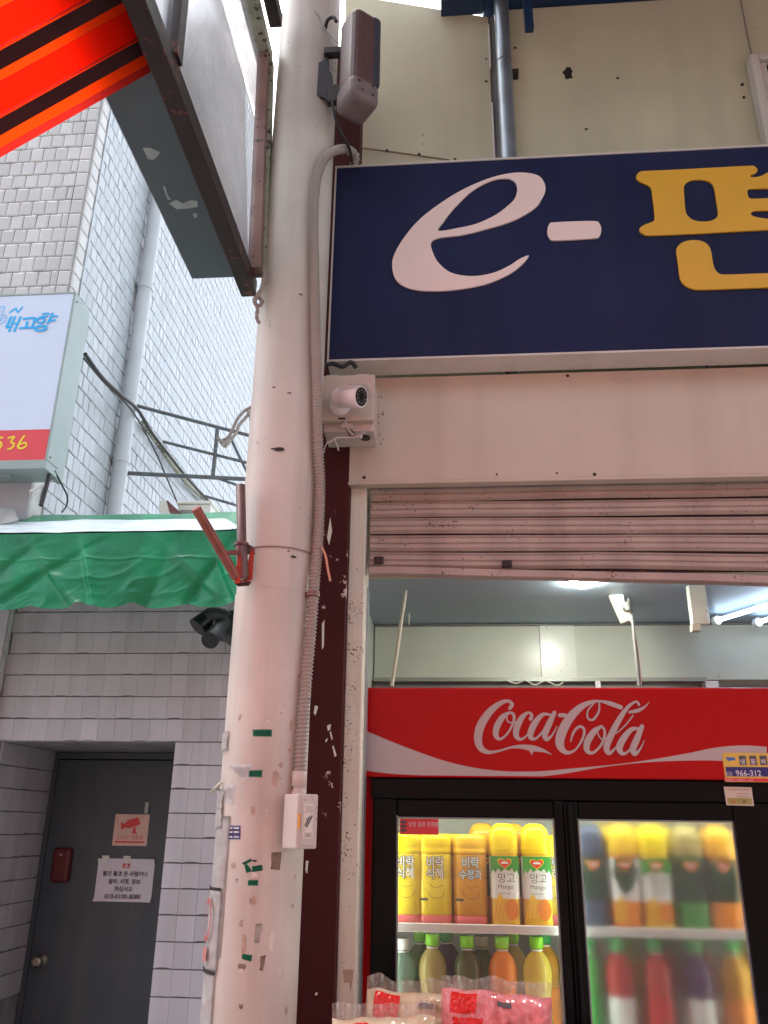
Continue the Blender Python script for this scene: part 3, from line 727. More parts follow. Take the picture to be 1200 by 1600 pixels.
def ring(zc, ac, rz, ra, wd, m, lift):
    mb = MB(); vs = []
    for k in range(33):
        t = 2*pi*k/32
        row_ = []
        for f in (1, 1-wd):
            a = ac+ra*f*cos(t); z = zc+rz*f*sin(t); r = PR+.0025+lift
            row_.append(mb.bm.verts.new(Vector((PC.x+r*cos(a), PC.y+r*sin(a), z))))
        vs.append(row_)
    for k in range(32): mb.bm.faces.new((vs[k][0], vs[k+1][0], vs[k+1][1], vs[k][1]))
    return mb.solid(.0003).build('round_print', mat('faded_red_print', (.66, .22, .19), .6), ps)
ring((z_b+z_c)/2+.02, radians(211),   .050, radians(12), .22, M['inkred'], .011)
edge_patch(z_c+.02, z_c+.05, radians(204), radians(218), mat('faded_red_print', (.66, .30, .27), .6), 'print_bar', .0105, 0, 2, parent=ps)
for q, r0 in (((120, 470), .007), ((112, 560), .01), ((160, 175), .006)):
    ang, zz_ = on_pole(*zpx(q[0]+20, q[1], *Z8))
    edge_patch(zz_-.03, zz_+.02, radians(190), radians(224), M['scrap'], 'torn_paper', .003+r0*.2, .08, 8)
a_, z_ = on_pole(*zpx(150, 445, *Z8))
q0 = Vector((PC.x-PR-.004, PC.y-.05, z_+.015))
MB().tube([q0, q0+Vector((-.012, -.01, -.016)), q0+Vector((.02, -.02, .012))], .004, 6).build('wire_tie', M['cordw'], pole)
# small hook with wire at the top
hk = thing('pole_hook', P(512, 42, Y=2.21), 'small rusty hook strapped to the pole above the loudspeaker', 'hook')
q = P(508, 45, Y=2.20); MB().tube([Vector(t) for t in catmull([tuple(q), tuple(q+Vector((.012, -.02, .02))), tuple(q+Vector((.035, -.03, .018))), tuple(q+Vector((.046, -.03, -.004)))], 5)], .007, 8).build('hook', M['darksteel'], hk)
q2 = [P(x, y, Y=2.195) for x, y in ((478, 15), (492, 18), (503, 30), (508, 45))]
MB().tube([Vector(t) for t in catmull([tuple(t) for t in q2], 5)], .0035, 6).build('wire', M['wire'], hk)
MB().tube([q, P(528, 68, Y=2.2)], .003, 6).build('wire', M['wire'], hk)
# rust marks on the column
for (px, py, r0) in ((428, 605, .004), (436, 702, .011), (426, 701, .004), (470, 460, .004), (398, 1345, .004), (452, 614, .004), (459, 870, .006)):
    a_, z_ = on_pole(px, py)
    def fnr(u, v, a_=a_, z_=z_, r0=r0):
        t = 2*pi*u; rr = r0*v*(1+.35*noise.noise(Vector((cos(t)*2, sin(t)*2, px))))
        aa = a_+rr*1.5*cos(t)/PR; return (PC.x+(PR+.0032)*cos(aa), PC.y+(PR+.0032)*sin(aa), z_+rr*.6*sin(t))
    MB().grid(fnr, 12, 2).build('rust_mark', M['darksteel'], pole)

rs0 = random.Random(5)
for k in range(26):
    px, py = rs0.uniform(362, 462), rs0.uniform(1120, 1590); a_, z_ = on_pole(px, py); r0 = rs0.uniform(.002, .009)
    el, wd_ = rs0.uniform(.6, 3.2), rs0.uniform(.5, 1.1)
    def fns(u, v, a_=a_, z_=z_, r0=r0, el=el, wd_=wd_, px=px):
        t = 2*pi*u; rr = r0*v*(1+.6*noise.noise(Vector((cos(t)*2.5, sin(t)*2.5, px))))
        aa = a_+rr*wd_*cos(t)/PR; return (PC.x+(PR+.0029)*cos(aa), PC.y+(PR+.0029)*sin(aa), z_+rr*el*sin(t))
    MB().grid(fns, 14, 2).build('scuff', M['glue'] if k % 3 else M['scuffpale'], pole)
# flag holder: two tubes in a red bracket
fh = thing('flag_holder', P(378, 880, Y=2.2), 'red steel flag holder with two bare brown tubes, bolted to the pole', 'flag holder')
FY = 2.165
t0, t1 = P(379, 905, Y=FY), P(376, 758, Y=FY-.01)
MB().tube([t0, t0+(t1-t0)*.999, t1, t1-(t1-t0)*.03], [.0135, .0135, .0115, .0115], 18, caps=True).build('tube', M['flagbrown'], fh)
MB().tube([P(379, 903, Y=FY), P(377, 851, Y=FY)], .0165, 18).build('sleeve', M['flagbrown'], fh)
s0, s1 = P(369, 902, Y=FY-.01), P(306, 794, Y=FY-.16)
MB().tube([s0, s1], .0135, 18).build('tube', mat('rusty_red_tube', (.27, .085, .06), .35, metal=.2, var=.3, vscale=25), fh)
MB().tube([P(377, 853, Y=FY), P(377, 849, Y=FY)], .021, 18).build('ring', M['flagbrown'], fh)
def plate(px, Y, m, name, th=.004): return MB().poly([P(*q, Y=Y) for q in px], th, YA).build(name, M[m], fh)
plate(((374, 858), (381, 858), (390, 905), (368, 912)), FY+.022, 'flagred', 'back_plate')
plate(((366, 911), (372, 868), (377, 866), (375, 911)), FY-.018, 'flagred', 'bracket_side')
plate(((390, 866), (397, 858), (394, 905), (380, 911)), FY+.012, 'flagred', 'bracket_side')
plate(((335, 861), (372, 859), (372, 867), (345, 868)), FY-.03, 'flagbrown', 'cross_bar')
plate(((385, 848), (398, 856), (398, 866), (384, 866)), FY+.016, 'flagbrown', 'cross_bar')
plate(((366, 911), (393, 908), (388, 915), (372, 916)), FY-.01, 'darksteel', 'bottom_plate')
MB().tube([PC+ZA*(P(380, 857, Y=2.2).z-.002), PC+ZA*(P(380, 857, Y=2.2).z+.002)], PR+.0035, 48, caps=False).build('strap_wire', M['brownsteel'], fh)

# corrugated conduit
cn = thing('conduit', P(480, 1000, Y=2.22), 'grey corrugated conduit running down the right side of the pole', 'conduit')
cpx = [(553, 258, 2.43), (556, 245, 2.41), (549, 237, 2.39), (538, 233, 2.36), (522, 236, 2.33), (508, 246, 2.29), (499, 264, 2.26), (493, 290, 2.24), (490, 340, 2.23), (491, 420, 2.225), (494, 560, 2.225), (497, 690, 2.22), (500, 760, 2.22), (497, 840, 2.22), (492, 900, 2.215), (486, 980, 2.21), (477, 1080, 2.205), (471, 1160, 2.20), (468, 1212, 2.198)]
def off_pole(px, py, lift):
    a, z = on_pole(px, py, lift); r = PR+.0025+lift
    return Vector((PC.x+r*cos(a), PC.y+r*sin(a), z))
cp = [P(x, y, Y=Y) for x, y, Y in cpx[:3]]+[P(538, 233, Y=2.33)]+[off_pole(x, y, .019) for x, y, Y in cpx[4:]]
q = [Vector(t) for t in catmull([tuple(c) for c in cp], 30)]
# resample at an even ring pitch
acc = [0]
for i in range(1, len(q)): acc.append(acc[-1]+(q[i]-q[i-1]).length)
step = .0027; pts = []; j = 0; sdist = 0
while sdist < acc[-1]:
    while acc[j+1] < sdist: j += 1
    tt = (sdist-acc[j])/(acc[j+1]-acc[j]); pts.append(q[j].lerp(q[j+1], tt)); sdist += step
MB().tube(pts, [.0166 if (i % 4) < 2 else .0122 for i in range(len(pts))], 12).build('corrugated_tube', M['conduit'], cn)
e = cp[-1]
MB().tube([e+ZA*.012, e+ZA*.012-ZA*.001, e-ZA*.026, e-ZA*.027, e-ZA*.036, e-ZA*.037, e-ZA*.05], [.016, .020, .020, .016, .016, .019, .019], 12).build('coupling', M['bwhite'], cn)
c9 = off_pole(489, 929, .0185)
MB().tube([c9-ZA*.006, c9+ZA*.006], .0195, 14).build('clip', M['brownsteel'], cn)
MB().box(c9+Vector((-.045, -.002, -.006)), c9+Vector((-.018, .004, .006))).build('clip_tab', M['darksteel'], cn)
ct = [P(x, y, Y=2.24) for x, y in ((503, 855), (509, 870), (512, 888), (516, 908))]
tag(MB().tube([Vector(t) for t in catmull([tuple(t) for t in ct], 5)], .0035, 7).build('cord_tail', mat('orange_cord', (.62, .30, .2), .5), shift=ct[0]), 'short loose orange cord end sticking out beside the conduit', 'cord')

# switch box on the pole
sbc = P(467, 1283, Y=2.165)
rot = Matrix.Rotation(radians(47), 3, 'Z')
U45, N45 = rot @ XA, rot @ NF
sb = thing('switch_box', sbc, 'white surface switch box under the conduit end on the pole', 'switch box')
MB().obox(sbc+Vector((0, .02, 0)), (.064, .060, .128), rot, .004, 2).build('body', M['bwhite'], sb)
fc = sbc+Vector((0, .02, 0))+N45*.0305
MB().obox(fc, (.044, .004, .112), rot, .0015, 1).build('cover_plate', M['bwhite'], sb)
MB().obox(fc+N45*.0022, (.030, .002, .082), rot, .0008, 1).build('switch_frame', M['jamb'], sb)
for dz_, hh in ((.028, .016), (-.032, .012)):
    MB().obox(fc+N45*.0036+ZA*dz_, (.022, .0012, hh), rot).build('label_plate', M['bwhite'], sb)
for k, (du, dz_) in enumerate(((-.004, 0), (.004, .002), (.001, -.003))):
    pp = fc+N45*.0042+U45*du+ZA*dz_
    MB().obox(pp, (.003, .0012, .026), rot @ Matrix.Rotation(radians(32), 3, 'Y')).build('print_stroke', M['ink'], sb)
mesh_text('ON', .008, fc+N45*.0045+U45*-.007+ZA*-.035, U45, ZA, M['ink'], sb, 'lettering')
MB().obox(fc-U45*.027+N45*.0004+ZA*.0, (.006, .004, .034), rot, .001, 1).build('indicator', M['orange_tape'], sb)

# ---------------------------------------------------------------- shopfront
SY = 2.50
rp = thing('steel_post', (-.375, SY+.05, 0), 'dark red steel post between the pole and the shop jamb', 'post')
MB().box((-.56, SY, 0), (-.328, SY+.09, 4.6), .003, 1).build('post', M['oxblood'], rp)
for px in ([(516, 808), (519, 830), (514, 852), (511, 840)], [(492, 1102), (497, 1104), (493, 1118), (490, 1114)], [(511, 1134), (517, 1131), (516, 1140), (512, 1142)], [(517, 1142), (520, 1155), (518, 1156), (515, 1144)], [(521, 1165), (526, 1180), (523, 1183), (519, 1166)], [(478, 1345), (482, 1345), (480, 1365), (477, 1362)], [(492, 1552), (496, 1550), (496, 1555), (492, 1555)], [(508, 1158), (511, 1153), (512, 1156), (509, 1160)], [(503, 975), (507, 968), (506, 1010), (503, 1015)]):
    MB().poly([P(*q, Y=SY-.0004) for q in px], .0008, YA).build('paint_chip', M['scrapchip'] if 'scrapchip' in M else M['jamb'], rp)

jm = thing('door_jamb', (-.30, 2.56, 0), 'rust speckled white shutter jamb at the left of the drinks fridge', 'jamb')
MB().box((-.3275, 2.53, 0), (-.274, 2.66, 2.66), .003, 1).build('channel', M['jamb'], jm)
MB().box((-.2735, 2.60, 0), (-.2695, 2.66, 2.33)).build('inner_lip', M['galv'], jm)
pkt = P(545, 1530, Y=2.529)
MB().poly([P(*q, Y=2.5294) for q in ((535, 1515), (553, 1515), (548, 1550), (545, 1535), (538, 1536))], .0008, YA).build('torn_tape', M['glue'], jm)

uw = thing('upper_wall', (.3, 2.72, 3.9), 'stained cream panel wall above the blue sign', 'wall')
UY = 2.70
MB().poly([Vector((-.36, UY, 2.4)), Vector((.205, UY, 2.4)), P(762, 27, Y=UY), P(540, -9, Y=UY)], .04, YA).build('wall_panel', M['cream'], uw)
a = P(800, 20, Y=UY)
MB().box((.262, UY-.02, 2.4), (2.6, UY+.05, 5.02)).build('wall_panel', M['cream'], uw)
MB().box((.207, UY+.012, 2.4), (.261, UY+.05, 5.02)).build('joint_backing', M['trim'], uw)
MB().box((.208, UY-.004, 2.4), (.214, UY+.011, 4.50)).build('white_bead', M['camwhite'], uw)
MB().box((.208, UY-.004, 4.70), (.214, UY+.011, 4.96)).build('white_bead', M['camwhite'], uw)
MB().box((.225, UY+.002, 2.4), (.2605, UY+.0115, 5.02)).build('flashing', M['trim'], uw)
MB().tube([Vector(t) for t in catmull([tuple(P(x, y, Y=UY-.004)) for x, y in ((540, 228), (604, 236), (655, 243), (703, 250))], 5)], .003, 6).build('crack_wire', M['brownsteel'], uw)
for x, y in ((605, 236), (655, 242), (711, 250)):
    c = P(x, y, Y=UY-.006); MB().tube([c, c+NF*.006], .006, 8).build('nail', M['darksteel'], uw)
def blot(px, py, r, Y, par, m='darksteel', asp=1.0, sd=0):
    c = P(px, py, Y=Y); rr = random.Random(sd+px)
    pts = [c+XA*(r*cos(t)*rr.uniform(.5, 1.2))+ZA*(r*asp*sin(t)*rr.uniform(.5, 1.2)) for t in [2*pi*k/11 for k in range(11)]]
    MB().poly(pts, .0006, NF).build('stain', M[m], par)
for a_ in ((888, 116, .022, 1.8), (889, 108, .012, 1.4), (965, 122, .007, 1), (916, 202, .007, 1), (760, 127, .008, 1), (805, 75, .010, .8), (1160, 132, .009, 1), (1163, 152, .008, 1), (760, 92, .006, 1)):
    blot(a_[0], a_[1], a_[2], UY-.021 if a_[0] > 800 else UY-.001, uw, asp=a_[3])
MB().box((1.302, UY-.023, 2.4), (1.306, UY-.0205, 5.0)).build('panel_seam', M['trim'], uw)

gp = thing('drain_pipe', (.266, 2.645, 3.9), 'grey metal pipe standing against the cream wall above the blue sign', 'pipe')
MB().tube([(.266, 2.645, 3.6), (.266, 2.645, 5.3)], .033, 24).build('pipe', M['galv'], gp)
MB().tube([(.266, 2.645, 4.66), (.266, 2.645, 4.665)], .0345, 24).build('joint', M['trim'], gp)
MB().box((.296, 2.64, 4.60), (.325, 2.679, 4.62)).build('clip', M['darksteel'], gp)

wf = thing('window', (1.45, 2.62, 4.2), 'cream window frame at the right end of the cream wall', 'window')
a = P(1172, 82, Y=2.62); b = P(1195, 225, Y=2.62)
for off, w2, yy in ((0, .035, 2.625), (.036, .03, 2.64)):
    MB().box((a.x+off, yy, 3.6), (a.x+off+w2, 2.678, a.z-off), .004, 1).build('frame', M['rim'], wf)
MB().box((a.x+.0355, 2.625, a.z-.03), (a.x+.9, 2.678, a.z), .004, 1).build('frame', M['rim'], wf)
MB().box((a.x+.067, 2.66, 3.6), (a.x+.9, 2.678, a.z-.031)).build('pane', M['lens'], wf)

# arcade roof above: blue steel and sheet
rf = thing('arcade_roof', (1.2, 2.0, 5.1), 'dark blue steel roof edge above the cream wall', 'roof')
MB().box((.19, 2.30, 5.035), (3.2, 2.76, 5.14), .004, 1).build('beam', M['bluesteel'], rf)
MB().box((.0, 2.62, 5.03), (.189, 2.70, 5.14)).build('beam_end', M['bluesteel'], rf)
MB().box((-.45, .6, 5.145), (6.0, 2.34, 5.17)).build('roof_sheet', M['bluesteel'], rf)
a = P(828, 10, Y=2.55)
MB().box((a.x-.028, 2.53, 4.95), (a.x+.03, 2.57, 5.034)).build('hanger', M['bluesteel'], rf)
a = P(826, 58, Y=2.6)
MB().box((a.x-.018, 2.55, a.z), (a.x+.018, 2.58, 4.949)).build('hanger', M['bluesteel'], rf)

# blue shop sign
BY = 2.40
bsn = thing('shop_sign', (.6, BY+.06, 3.06), 'navy box sign with a large pale e, a dash and yellow lettering', 'sign')
SX0, SX1 = -.404, 2.4
zb0, zb1 = 3.063, 3.905
MB().box((SX0+.012, BY+.004, zb0+.012), (SX1, SY-.002, zb1-.012)).build('box', M['rim'], bsn)
MB().box((SX0+.006, BY, zb0+.008), (SX1, BY+.0035, zb1-.008)).build('face', M['navy'], bsn)
for lo, hi in (((SX0, BY-.004, zb0), (SX1, SY-.003, zb0+.0078)), ((SX0, BY-.004, zb1-.0078), (SX1, SY-.003, zb1)), ((SX0, BY-.003, zb0+.0079), (SX0+.0058, SY-.004, zb1-.0079))):
    MB().box(lo, hi).build('rim', M['rim'], bsn)
def pl2(px, Y): return [(P(x, y, Y=Y).x, P(x, y, Y=Y).z) for x, y in px]
YL = BY-.001
O_ = Vector((0, YL, 0))
e_out = [(826, 401), (812, 406), (795, 417), (770, 428), (738, 433), (706, 428), (686, 413), (676, 395), (674, 380), (687, 373), (720, 369), (750, 362), (800, 347), (835, 327), (848, 309), (852, 298), (850, 287), (842, 277), (825, 272), (800, 272), (765, 280), (725, 297), (690, 318), (655, 345), (630, 375), (616, 400), (613, 418), (618, 437), (632, 449), (655, 455), (685, 456), (720, 453), (760, 445), (795, 430), (815, 415)]
e_in = [(685, 362), (694, 347), (705, 332), (720, 316), (735, 302), (750, 292), (765, 285), (780, 281), (795, 281), (805, 287), (808, 297), (805, 310), (797, 320), (775, 337), (745, 351), (715, 358)]
outline([pl2(e_out, YL), pl2(e_in, YL)], O_, XA, ZA, .006, M['letter_white'], bsn, 'letter')
outline([pl2([(868, 349), (926, 347), (936, 351), (939, 361), (936, 371), (926, 374), (868, 377), (858, 373), (855, 363), (858, 352)], YL)], O_, XA, ZA, .006, M['letter_white'], bsn, 'dash', 5)
ZK = (5.4545, 980, 230)
def zk(pts): return pl2([zpx(a, b, *ZK) for a, b in pts], YL)
outline([zk([(150, 212), (400, 202), (700, 186), (1030, 169), (1080, 174), (1106, 203), (1088, 232), (1046, 248), (1052, 263), (1100, 264), (1150, 250), (1190, 228), (1300, 200), (1480, 190), (1540, 210), (1560, 300), (1560, 660), (1530, 694), (1400, 704), (1000, 722), (600, 744), (200, 760), (140, 750), (104, 725), (108, 695), (150, 668), (205, 648), (230, 622), (226, 540), (212, 430), (204, 370), (186, 342), (150, 322), (100, 300), (74, 268), (86, 234), (112, 218)]),
         zk([(480, 350), (502, 312), (545, 291), (620, 286), (690, 299), (726, 330), (742, 375), (758, 480), (770, 560), (764, 598), (735, 626), (680, 642), (600, 640), (545, 622), (510, 590), (494, 555), (484, 450)]),
         zk([(1020, 390), (1030, 368), (1100, 362), (1250, 360), (1380, 362), (1384, 440), (1250, 442), (1100, 448), (1045, 446), (1026, 425)]),
         zk([(1050, 575), (1066, 556), (1120, 550), (1250, 548), (1380, 550), (1384, 612), (1250, 620), (1180, 618), (1100, 606), (1060, 592)])], O_, XA, ZA, .006, M['letter_yellow'], bsn, 'letter')
outline([zk([(415, 890), (432, 850), (470, 820), (530, 803), (600, 803), (652, 818), (690, 850), (710, 895), (728, 1000), (748, 1055), (785, 1088), (850, 1094), (1100, 1086), (1500, 1072), (1580, 1075), (1590, 1180), (1500, 1192), (1000, 1210), (640, 1222), (540, 1211), (480, 1176), (446, 1122), (430, 1000)])], O_, XA, ZA, .006, M['letter_yellow'], bsn, 'letter')

# white board below the sign
fb = thing('fascia_board', (.4, SY, 2.66), 'long white metal fascia board between the blue sign and the roller shutter', 'board')
MB().box((-.332, SY, 2.664), (2.4, SY+.02, 3.055), .002, 1).build('sheet', M['white'], fb)
MB().box((-.332, SY-.008, 2.652), (2.4, SY+.03, 2.6632), .002, 1).build('lower_lip', M['white'], fb)
for x, y in ((569, 746), (929, 741), (887, 587), (720, 750), (776, 741), (870, 739)):
    c = P(x, y, Y=SY-.0005); r0 = .006 if x in (569, 929, 887) else .0035
    MB().tube([c, c+NF*.003], [r0, r0*.7], 10).build('screw', M['darksteel'], fb)
for a_ in ((1068, 570, .018, .4), (1104, 571, .013, .6), (1125, 569, .022, .25)):
    blot(a_[0], a_[1], a_[2], SY-.0008, fb, asp=a_[3])
for k in range(16):
    x, y = 585+random.gauss(6, 6), 655+random.uniform(-40, 40)
    blot(x, y, .003, SY-.0008, fb, asp=1, sd=k)

# roller shutter, half lowered
rs = thing('roller_shutter', (.4, 2.57, 2.35), 'dirty pinkish roller shutter rolled most of the way up over the shop opening', 'shutter')
RY = 2.565
n_sl = 6; zt, zbm = 2.735, 2.385
ph = (zt-zbm)/n_sl
sl_x0, sl_x1 = -.262, 2.3
def slat(z, k):
    mb = MB(); prof = [(0, 0), (.004, .004), (.010, .010), (.011, .020), (.006, .024), (.011, .028), (.012, .040), (.006, .044), (.010, .048), (.006, ph-.006), (-.004, ph-.001)]
    n = 40
    vs = [[mb.bm.verts.new(Vector((sl_x0+(sl_x1-sl_x0)*i/n, RY-d*1.1+.0015*noise.noise(Vector((i*.4, k*3., 0))), z+h+.004*noise.noise(Vector((i*.12, k*1.7, 4.)))+(-.050*(i/n)**1.1*(.05+.95*((n_sl-k)/n_sl)**1.5))))) for (d, h) in prof] for i in range(n+1)]
    for i in range(n):
        for j in range(len(prof)-1):
            f = mb.bm.faces.new((vs[i][j], vs[i+1][j], vs[i+1][j+1], vs[i][j+1])); f.smooth = False
    return mb.build('slat', M['shutter'], rs)
for k in range(n_sl): slat(zbm+k*ph, k)
MB().grid(lambda u, v: (sl_x0+(sl_x1-sl_x0)*u, RY+.006, 2.36+.38*v), 4, 1).build('back_skin', M['darksteel'], rs)
bb = MB()
def bar(u, v):
    x = sl_x0+(sl_x1-sl_x0)*u; zc = 2.367-.095*u**1.05+.0035*noise.noise(Vector((u*9, 0, 3.)))
    pr = [(-.005, .02), (-.022, .018), (-.022, -.004), (-.018, -.006), (.016, -.006), (.016, .02)]
    k = min(5, int(round(v*5))); return (x, RY+pr[k][0], zc+pr[k][1])
bb.grid(bar, 60, 5, smooth=False).build('bottom_bar', M['shutter'], rs)
for px, py in ((592, 876), (792, 882)):
    c = P(px, py, Y=RY-.024)
    MB().box(c+Vector((-.016, -.012, -.011)), c+Vector((.016, .006, .012)), .004, 2).build('stopper', M['darksteel'], rs)
MB().box((-.262, 2.645, 2.60), (2.3, 2.67, 3.0)).build('housing', M['trim'], rs)

# junction box, camera and loose wires
jb = thing('junction_box', (-.32, 2.4, 2.8), 'square cream junction box under the left corner of the blue sign', 'junction box')
JX0, JX1, JZ0, JZ1 = -.409, -.238, 2.790, 2.984
MB().box((JX0+.006, 2.378, JZ0), (JX1, 2.4985, JZ1-.012), .004, 2).build('box', M['bwhite'], jb)
MB().box((JX0, 2.352, JZ0+.026), (JX1+.002, 2.377, JZ1), .005, 2).build('lid', M['white'], jb)
for x in (JX0+.028, JX1-.045): MB().box((x-.018, 2.36, JZ1+.0005), (x+.022, 2.41, JZ1+.007), .002, 1).build('hinge', M['white'], jb)
MB().box((-.345, 2.365, JZ0+.006), (-.305, 2.3775, JZ0+.025), .002, 1).build('latch', M['bwhite'], jb)
MB().box((-.352, 2.3505, JZ0+.030), (-.326, 2.3518, JZ0+.036)).build('slot', M['black'], jb)
c = Vector((-.27, 2.42, JZ0-.002)); MB().tube([c, c-ZA*.006], .016, 14).build('cable_hole', M['black'], jb)
cc = thing('security_camera', P(535, 630, Y=2.35), 'small white bullet camera mounted on the cream junction box', 'security camera')
c0 = P(531, 634, Y=2.351)
MB().tube([c0, c0+NF*.006, c0+NF*.016, c0+NF*.02], [.036, .036, .030, .012], 28).build('base', M['camwhite'], cc)
ax = Vector((.86, -.47, -.26)).normalized()
pv = c0+NF*.022
MB().tube([c0+NF*.016, pv+ZA*.002+XA*.004, pv+Vector((.010, -.012, .006))], [.018, .019, .016], 18).build('arm', M['camwhite'], cc)
bc = c0+Vector((.000, -.034, .012))
MB().tube([bc-ax*.012, bc-ax*.006, bc, bc+ax*.035, bc+ax*.036, bc+ax*.090, bc+ax*.092, bc+ax*.092], [.016, .030, .0325, .034, .0350, .0358, .034, .030], 30).build('body', M['camwhite'], cc)
fcen = bc+ax*.0922
MB().tube([fcen-ax*.003, fcen+ax*.0006], [.030, .0295], 26).build('front_glass', M['lens'], cc)
MB().tube([fcen+ax*.0004, fcen+ax*.0012], [.010, .009], 16).build('lens', M['blackgloss'], cc)
e1 = ax.cross(ZA).normalized(); e2 = e1.cross(ax)
for k in range(10):
    t = 2*pi*k/10; d0 = fcen+e1*.021*cos(t)+e2*.021*sin(t)
    MB().tube([d0+ax*.0003, d0+ax*.0014], .0024, 8).build('infrared_led', M['ledgrey'] if 'ledgrey' in M else M['trim'], cc)
# sun visor over the front
vb = MB(); vs = []
for i in range(2):
    row_ = []
    for k in range(17):
        t = radians(20+140*k/16); b0 = bc+ax*(.035 if i == 0 else .104)
        row_.append(vb.bm.verts.new(b0+(e1*cos(t)+e2*sin(t))*.0378))
    vs.append(row_)
for k in range(16): vb.bm.faces.new((vs[0][k], vs[0][k+1], vs[1][k+1], vs[1][k]))
vb.solid(.0015).build('visor', M['camwhite'], cc)
tp0 = bc+ax*.03+(e2*.0385); MB().obox(tp0, (.03, .003, .002), Matrix.Rotation(radians(-50), 3, 'Z')).build('label_strip', M['inkred'], cc)
wr = thing('loose_wires', P(545, 690, Y=2.36), 'tangle of thin grey wires hanging below the camera and junction box', 'wires')
for px, rad, m in (([(541, 650), (540, 662), (543, 672), (552, 679), (562, 680), (572, 674), (577, 669)], .003, 'wire'), ([(563, 682), (545, 684), (528, 684), (517, 690), (511, 692)], .003, 'bwhite'), ([(521, 686), (526, 694), (529, 704)], .0032, 'wire'), ([(512, 690), (508, 698), (506, 708)], .002, 'wire'), ([(540, 668), (548, 682), (556, 680), (549, 672)], .0025, 'blackwire')):
    q = [Vector(t) for t in catmull([tuple(P(x, y, Y=2.34)) for x, y in px], 5)]
    MB().tube(q, rad, 7).build('wire', M[m], wr)
q = P(564, 681, Y=2.335); MB().tube([q, q-ZA*.008], .005, 8).build('connector', M['bwhite'], wr)
sc_ = [P(x, y, Y=2.39) for x, y in ((508, 571), (520, 568), (535, 573), (548, 566), (556, 574))]
tag(MB().tube([Vector(t) for t in catmull([tuple(t) for t in sc_], 5)], .008, 8).build('cable_bundle', M['blackwire'], shift=sc_[0]), 'dark cable bundle tucked between the blue sign and the junction box', 'cable')

# loudspeaker on the pole
spc = P(560, 100, Y=2.17)
rs_ = Matrix.Rotation(radians(38), 3, 'Z') 
UX, UN = rs_ @ XA, rs_ @ NF
sp = thing('loudspeaker', spc, 'weathered brown column loudspeaker bracketed high on the pole above the blue sign', 'loudspeaker')
MB().obox(spc+ZA*.005, (.112, .118, .41), rs_, .032, 4).build('shell', M['spk'], sp)
MB().obox(spc+UX*.040+ZA*.035, (.040, .1215, .33), rs_, .014, 3).build('grille', M['grille'], sp)
cap = spc-ZA*.172
MB().obox(cap, (.1165, .1235, .10), rs_, .026, 4).build('end_cap', M['spkcap'], sp)
for du, dz_ in ((-.03, .018), (.025, .025), (-.015, -.015), (.025, -.015)):
    c = cap+UN*.0612+UX*du+ZA*dz_; MB().tube([c, c+UN*.002], .005, 8).build('screw', M['darksteel'], sp)
bp_ = on_pole(500, 128)
a = P(484, 90, Y=2.2)
MB().poly([P(*q, Y=2.205) for q in ((483, 86), (494, 100), (508, 92), (513, 84), (514, 108), (519, 118), (522, 148), (518, 160), (505, 152), (484, 146))], .012, YA).build('mount_plate', M['darksteel'], sp)
MB().box(P(506, 82, Y=2.19), P(532, 72, Y=2.19)+YA*.03).build('arm', M['darksteel'], sp)
MB().box(P(510, 158, Y=2.2), P(532, 130, Y=2.2)+YA*.03, .004, 1).build('arm', M['darksteel'], sp)
ck = [P(x, y, Y=Y) for x, y, Y in ((519, 158, 2.2), (524, 185, 2.2), (535, 212, 2.24), (545, 230, 2.30), (549, 245, 2.36), (550, 258, 2.41))]
tag(MB().tube([Vector(t) for t in catmull([tuple(t) for t in ck], 6)], .0055, 8).build('speaker_cable', M['blackwire'], shift=ck[0]), 'black cable drooping from the loudspeaker to behind the blue sign', 'cable')

# ---------------------------------------------------------------- steel frame and red awning, upper left
bf = thing('awning_frame', (-.70, 1.2, 3.27), 'steel awning frame with a grey beam underside and a hazy clear vinyl side sheet', 'frame')
BZ = 3.275
MB().box((-.832, -2.4, BZ), (-.682, 2.205, BZ+.16), .003, 1).build('beam', M['beamgrey'], bf)
MB().box((-.838, -2.4, BZ+.03), (-.8325, 2.2, BZ+.17)).build('beam_flange', M['beamgrey'], bf)
MB().box((-.681, -2.4, BZ-.004), (-.6785, 2.23, BZ+.02)).build('bright_edge', M['galv'], bf)
MB().box((-.678, -2.4, 3.238), (-.628, 2.262, 3.300), .003, 1).build('lower_tube', M['darksteel'], bf)
# the end of the frame leans a little out of plumb
MB().poly([(-.645, 2.19, 3.3005), (-.602, 2.19, 3.3005), (-.640, 2.19, 4.262), (-.677, 2.19, 4.262)], .055, YA).build('end_post', M['brownsteel'], bf)
MB().poly([(-.6015, 2.225, 3.25), (-.588, 2.225, 3.25), (-.628, 2.225, 4.262), (-.6395, 2.225, 4.262)], .03, YA).build('post_angle', M['palesteel'], bf)
MB().box((-.692, -.5, 4.2625), (-.634, 2.25, 4.32), .003, 1).build('top_rail', M['palesteel'], bf)
MB().poly([(-.655, 1.385, 3.3005), (-.622, 1.385, 3.3005), (-.648, 1.385, 4.262), (-.680, 1.385, 4.262)], .04, YA).build('brace', M['darksteel'], bf)
MB().box((-.630, .9, 4.34), (-.585, 2.16, 4.40), .003, 1).build('upper_rail', M['darksteel'], bf)
for q in (((223, 231), (234, 231), (250, 238), (245, 246), (238, 250), (231, 248)), ((254, 290), (258, 292), (262, 305), (267, 312), (262, 312)), ((264, 318), (275, 312), (286, 318), (298, 313), (308, 314), (309, 323), (294, 326), (276, 327)), ((301, 333), (308, 334), (308, 340), (303, 340))):
    MB().poly([P(x, y, Z=BZ-.0004) for x, y in q], .0008, ZA).build('paint_chip', M['beamchip'], bf)
VX = -.640
def vp(px): return P(*px, X=VX)
